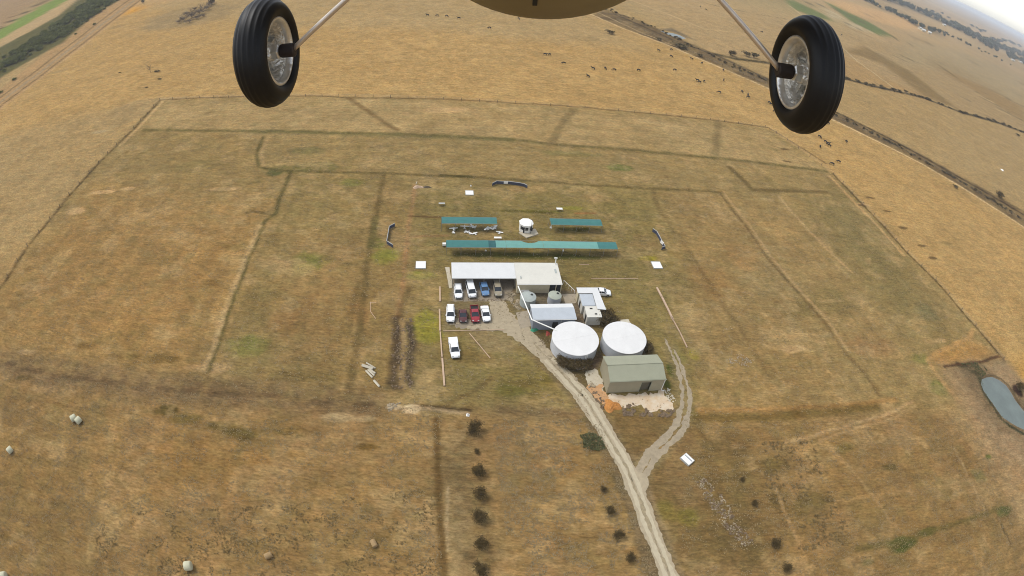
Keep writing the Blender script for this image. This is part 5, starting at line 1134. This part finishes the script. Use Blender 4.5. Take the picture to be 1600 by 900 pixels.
tufts('bank_reeds', [(1526,590),(1534,592),(1542,618),(1560,642),(1580,662),(1600,675),(1598,682),(1570,664),(1545,638),(1530,612)], 300, .08, .22, 'greenclump', 11, .4, 1.0)

# ---------------------------------------------------------------- wire fences of the airfield paddock
def fence(pts, label, step=7.0, h=1.2):
    G = [gp(*q) for q in pts]; o = G[0]; t = thing('wire_fence', label, 'fence', (o.x, o.y, 0), 0); bm = NB()
    for A, B in zip(G, G[1:]):
        for z in (.4, .8, 1.1): tube(bm, [A-o+Vector((0,0,z)), B-o+Vector((0,0,z))], .012, 3)
    fin('wires', bm, M['post'], t); tot = sum((b-a).length for a, b in zip(G, G[1:])); n = min(95, int(tot/step)); pm = None
    for i in range(n+1):
        d = tot*i/n
        for a, b in zip(G, G[1:]):
            l = (b-a).length
            if d <= l+1e-6: break
            d -= l
        q = a.lerp(b, min(1, d/l))-o
        if pm is None: x = P('post', lambda b: box(b, -.07, .07, -.07, .07, 0, h), 'timber', t); pm = x.data
        else: x = link('post', pm, t)
        x.location = (q.x, q.y, 0)
fence([(250,157),(210,200),(184,225),(140,271),(107,307),(77,345),(42,387),(10,437),(-30,485)], 'wire fence along the left side of the airfield paddock')
fence([(250,157),(510,151),(700,156),(800,162),(975,174.5),(1125,189.5),(1200,200),(1302,272)], 'wire fence along the far side of the airfield paddock, below the golden field')
fence([(1302,272),(1340,312),(1382,355),(1417,395),(1470,447),(1510,495),(1545,535),(1567,562)], 'wire fence along the right side of the airfield paddock')
fence([(962,30),(1000,46),(1100,91),(1200,133),(1292,178),(1440,250),(1600,348)], 'wire fence along the white edged drain corridor')

# ---------------------------------------------------------------- the model aircraft that carries the camera
AC = thing('radio_controlled_aircraft', 'khaki bellied aircraft overhead with two thin struts and black tyred wheels, seen from below', 'aircraft', CM.translation+Vector((0, .05, .12)), 0)
bpy.context.view_layer.update()
AI = AC.matrix_world.inverted()
def afix(o): o.parent = AC; o.matrix_parent_inverse = Matrix.Identity(4); o.matrix_local = AI @ o.matrix_world; return o
M['tyre'] = mat('tyre_rubber', (.0055, .0055, .006), .5, var=.2, scale=60, spec=.25)
M['alloy'] = mat('cast_alloy_rim', (.62, .61, .58), .3, metal=.75, var=.15, scale=60, bump=.1, bscale=150)
M['dish'] = mat('shade_toned_cast_dish', (.55, .53, .48), .32, metal=.7, var=.35, scale=90, bump=.3, bscale=200)  # rim alloy in a darker colour, imitates shade in the hollow of the wheel
M['strut'] = mat('steel_strut_wire', (.50, .43, .36), .35, metal=.7, var=.15, scale=40)
M['belly'] = mat('khaki_fuselage', S(140,126,92), .6, var=.1, scale=10)
M['brown'] = mat('dark_collar', (.02, .014, .012), .6, var=.2, scale=80)
def wheel(px, py, D, dist, side):
    c = cp(px, py, dist); r = D/2; w = D*.128
    Mx = Matrix.Translation(c) @ CM.to_3x3().to_4x4() @ Matrix.Rotation(math.radians(-1.5), 4, 'Z')
    prof = []
    for i in range(41):
        a = -PI*.80+2*PI*.80*i/40; rad = r*.775+r*.225*math.cos(a)*(1 if abs(a) < PI/2 else 1.0); x = w*1.18*math.sin(a)*(1-.12*math.cos(a))
        if abs(a) < .95:
            g = abs(((a/.19)+.5) % 2 - 1); rad -= r*.022*(g < .34)
        prof.append((rad, x))
    prof = [(r*.60, -w*.66)]+prof+[(r*.60, w*.66)]
    bm = NB(); lathe(bm, prof, 96, 'x', cap=False); ty = fin('wheel', bm, M['tyre'], smooth=True); ty.matrix_world = Mx; afix(ty)
    s = -side                                                   # inner face looks towards the aircraft's middle
    rimp = [(r*.60, s*w*.55), (r*.635, s*w*.80), (r*.625, s*w*.93), (r*.60, s*w*.96), (r*.565, s*w*.93), (r*.55, s*w*.80), (r*.535, s*w*.72), (r*.53, s*w*.5)]
    bm = NB(); lathe(bm, rimp, 72, 'x', cap=False); rm = fin('rim', bm, M['alloy'], smooth=True); rm.parent = ty
    bm = NB(); lathe(bm, [(r*.53, s*w*.5), (r*.50, s*w*.42), (r*.475, s*w*.38), (r*.455, -s*w*.2), (r*.40, -s*w*.54), (r*.24, -s*w*.5), (r*.19, -s*w*.35), (r*.175, s*w*.35), (r*.12, s*w*.42), (r*.05, s*w*.42)], 72, 'x', cap=False); q = fin('hub_dish', bm, M['dish'], smooth=True); q.parent = ty
    bm = NB(); lathe(bm, [(r*.62, -s*w*.58), (r*.55, -s*w*.58), (r*.2, -s*w*.66), (.0008, -s*w*.66)], 48, 'x', cap=False); q = fin('outer_rim', bm, M['alloy'], smooth=True); q.parent = ty
    bm = NB()
    for kk in range(5): 
        a = 2*PI*kk/5+.3; Rm = Matrix.Rotation(a, 4, 'X'); box(bm, min(-s*w*.48, -s*w*.1), max(-s*w*.48, -s*w*.1), -r*.05, r*.05, r*.17, r*.45, Rm)
    q = fin('rim_spoke', bm, M['dish']); q.parent = ty
    bm = NB(); lathe(bm, [(r*.15, s*w*.40), (r*.15, s*w*.85), (r*.10, s*w*.97)], 6, 'x'); q = fin('hub_nut', bm, M['alloy']); q.parent = ty
    e = s*w*2.05
    bm = NB(); lathe(bm, [(r*.115, s*w*.98), (r*.125, s*w*1.1), (r*.125, e*.97), (r*.10, e)], 28, 'x'); q = fin('axle_collar', bm, M['brown'], smooth=False); q.parent = ty
    return Mx @ Vector((e*.90, 0, 0))
eL = wheel(419, 81.5, .0755, .397, -1); eR = wheel(1257.5, 116, .0755, .374, 1)
def strut(a, b, r=.0018):
    bm = NB(); m = a.lerp(b, .5)+Vector((0,0,.0)); tube(bm, [a, a.lerp(b, .06), m, b], r, 16); o = fin('landing_gear_strut', bm, M['strut'], smooth=True); afix(o); return o
strut(eL, cp(640, -84, .36)); strut(eR, cp(1035, -95, .34))
bm = NB(); prof = [(.0005, -.60)]+[(.150*math.sin(PI/2*min(1, (i/10)))**.6, -.60+.09*(1-math.cos(PI/2*i/10))) for i in range(1, 11)]+[(.155, -.40), (.155, -.05), (.13, .12)]
lathe(bm, prof, 64, 'z'); f = fin('fuselage', bm, M['belly'], smooth=True)
f.matrix_world = CM @ Matrix.Translation((.034, .4115, .02)) ; afix(f)
bm = NB(); box(bm, -.0022, .0022, -.1515, -.13, -.50, -.2); x = fin('keel_slot', bm, M['dark']); x.matrix_world = CM @ Matrix.Translation((.021, .4115, .02)); afix(x)

# ---------------------------------------------------------------- haze over the plain
bm = NB(); box(bm, -16000, 16000, -16000, 16000, -1.0, ALT+3.5); hz = bpy.data.materials.new('haze_air'); hz.use_nodes = True; n = hz.node_tree
n.nodes.remove(n.nodes['Principled BSDF']); pv = n.nodes.new('ShaderNodeVolumePrincipled'); pv.inputs['Color'].default_value = (.92, .95, 1, 1); pv.inputs['Density'].default_value = .00015; pv.inputs['Anisotropy'].default_value = .1
n.links.new(pv.outputs[0], n.nodes['Material Output'].inputs['Volume'])
h = fin('haze', bm, hz); h['kind'] = 'stuff'
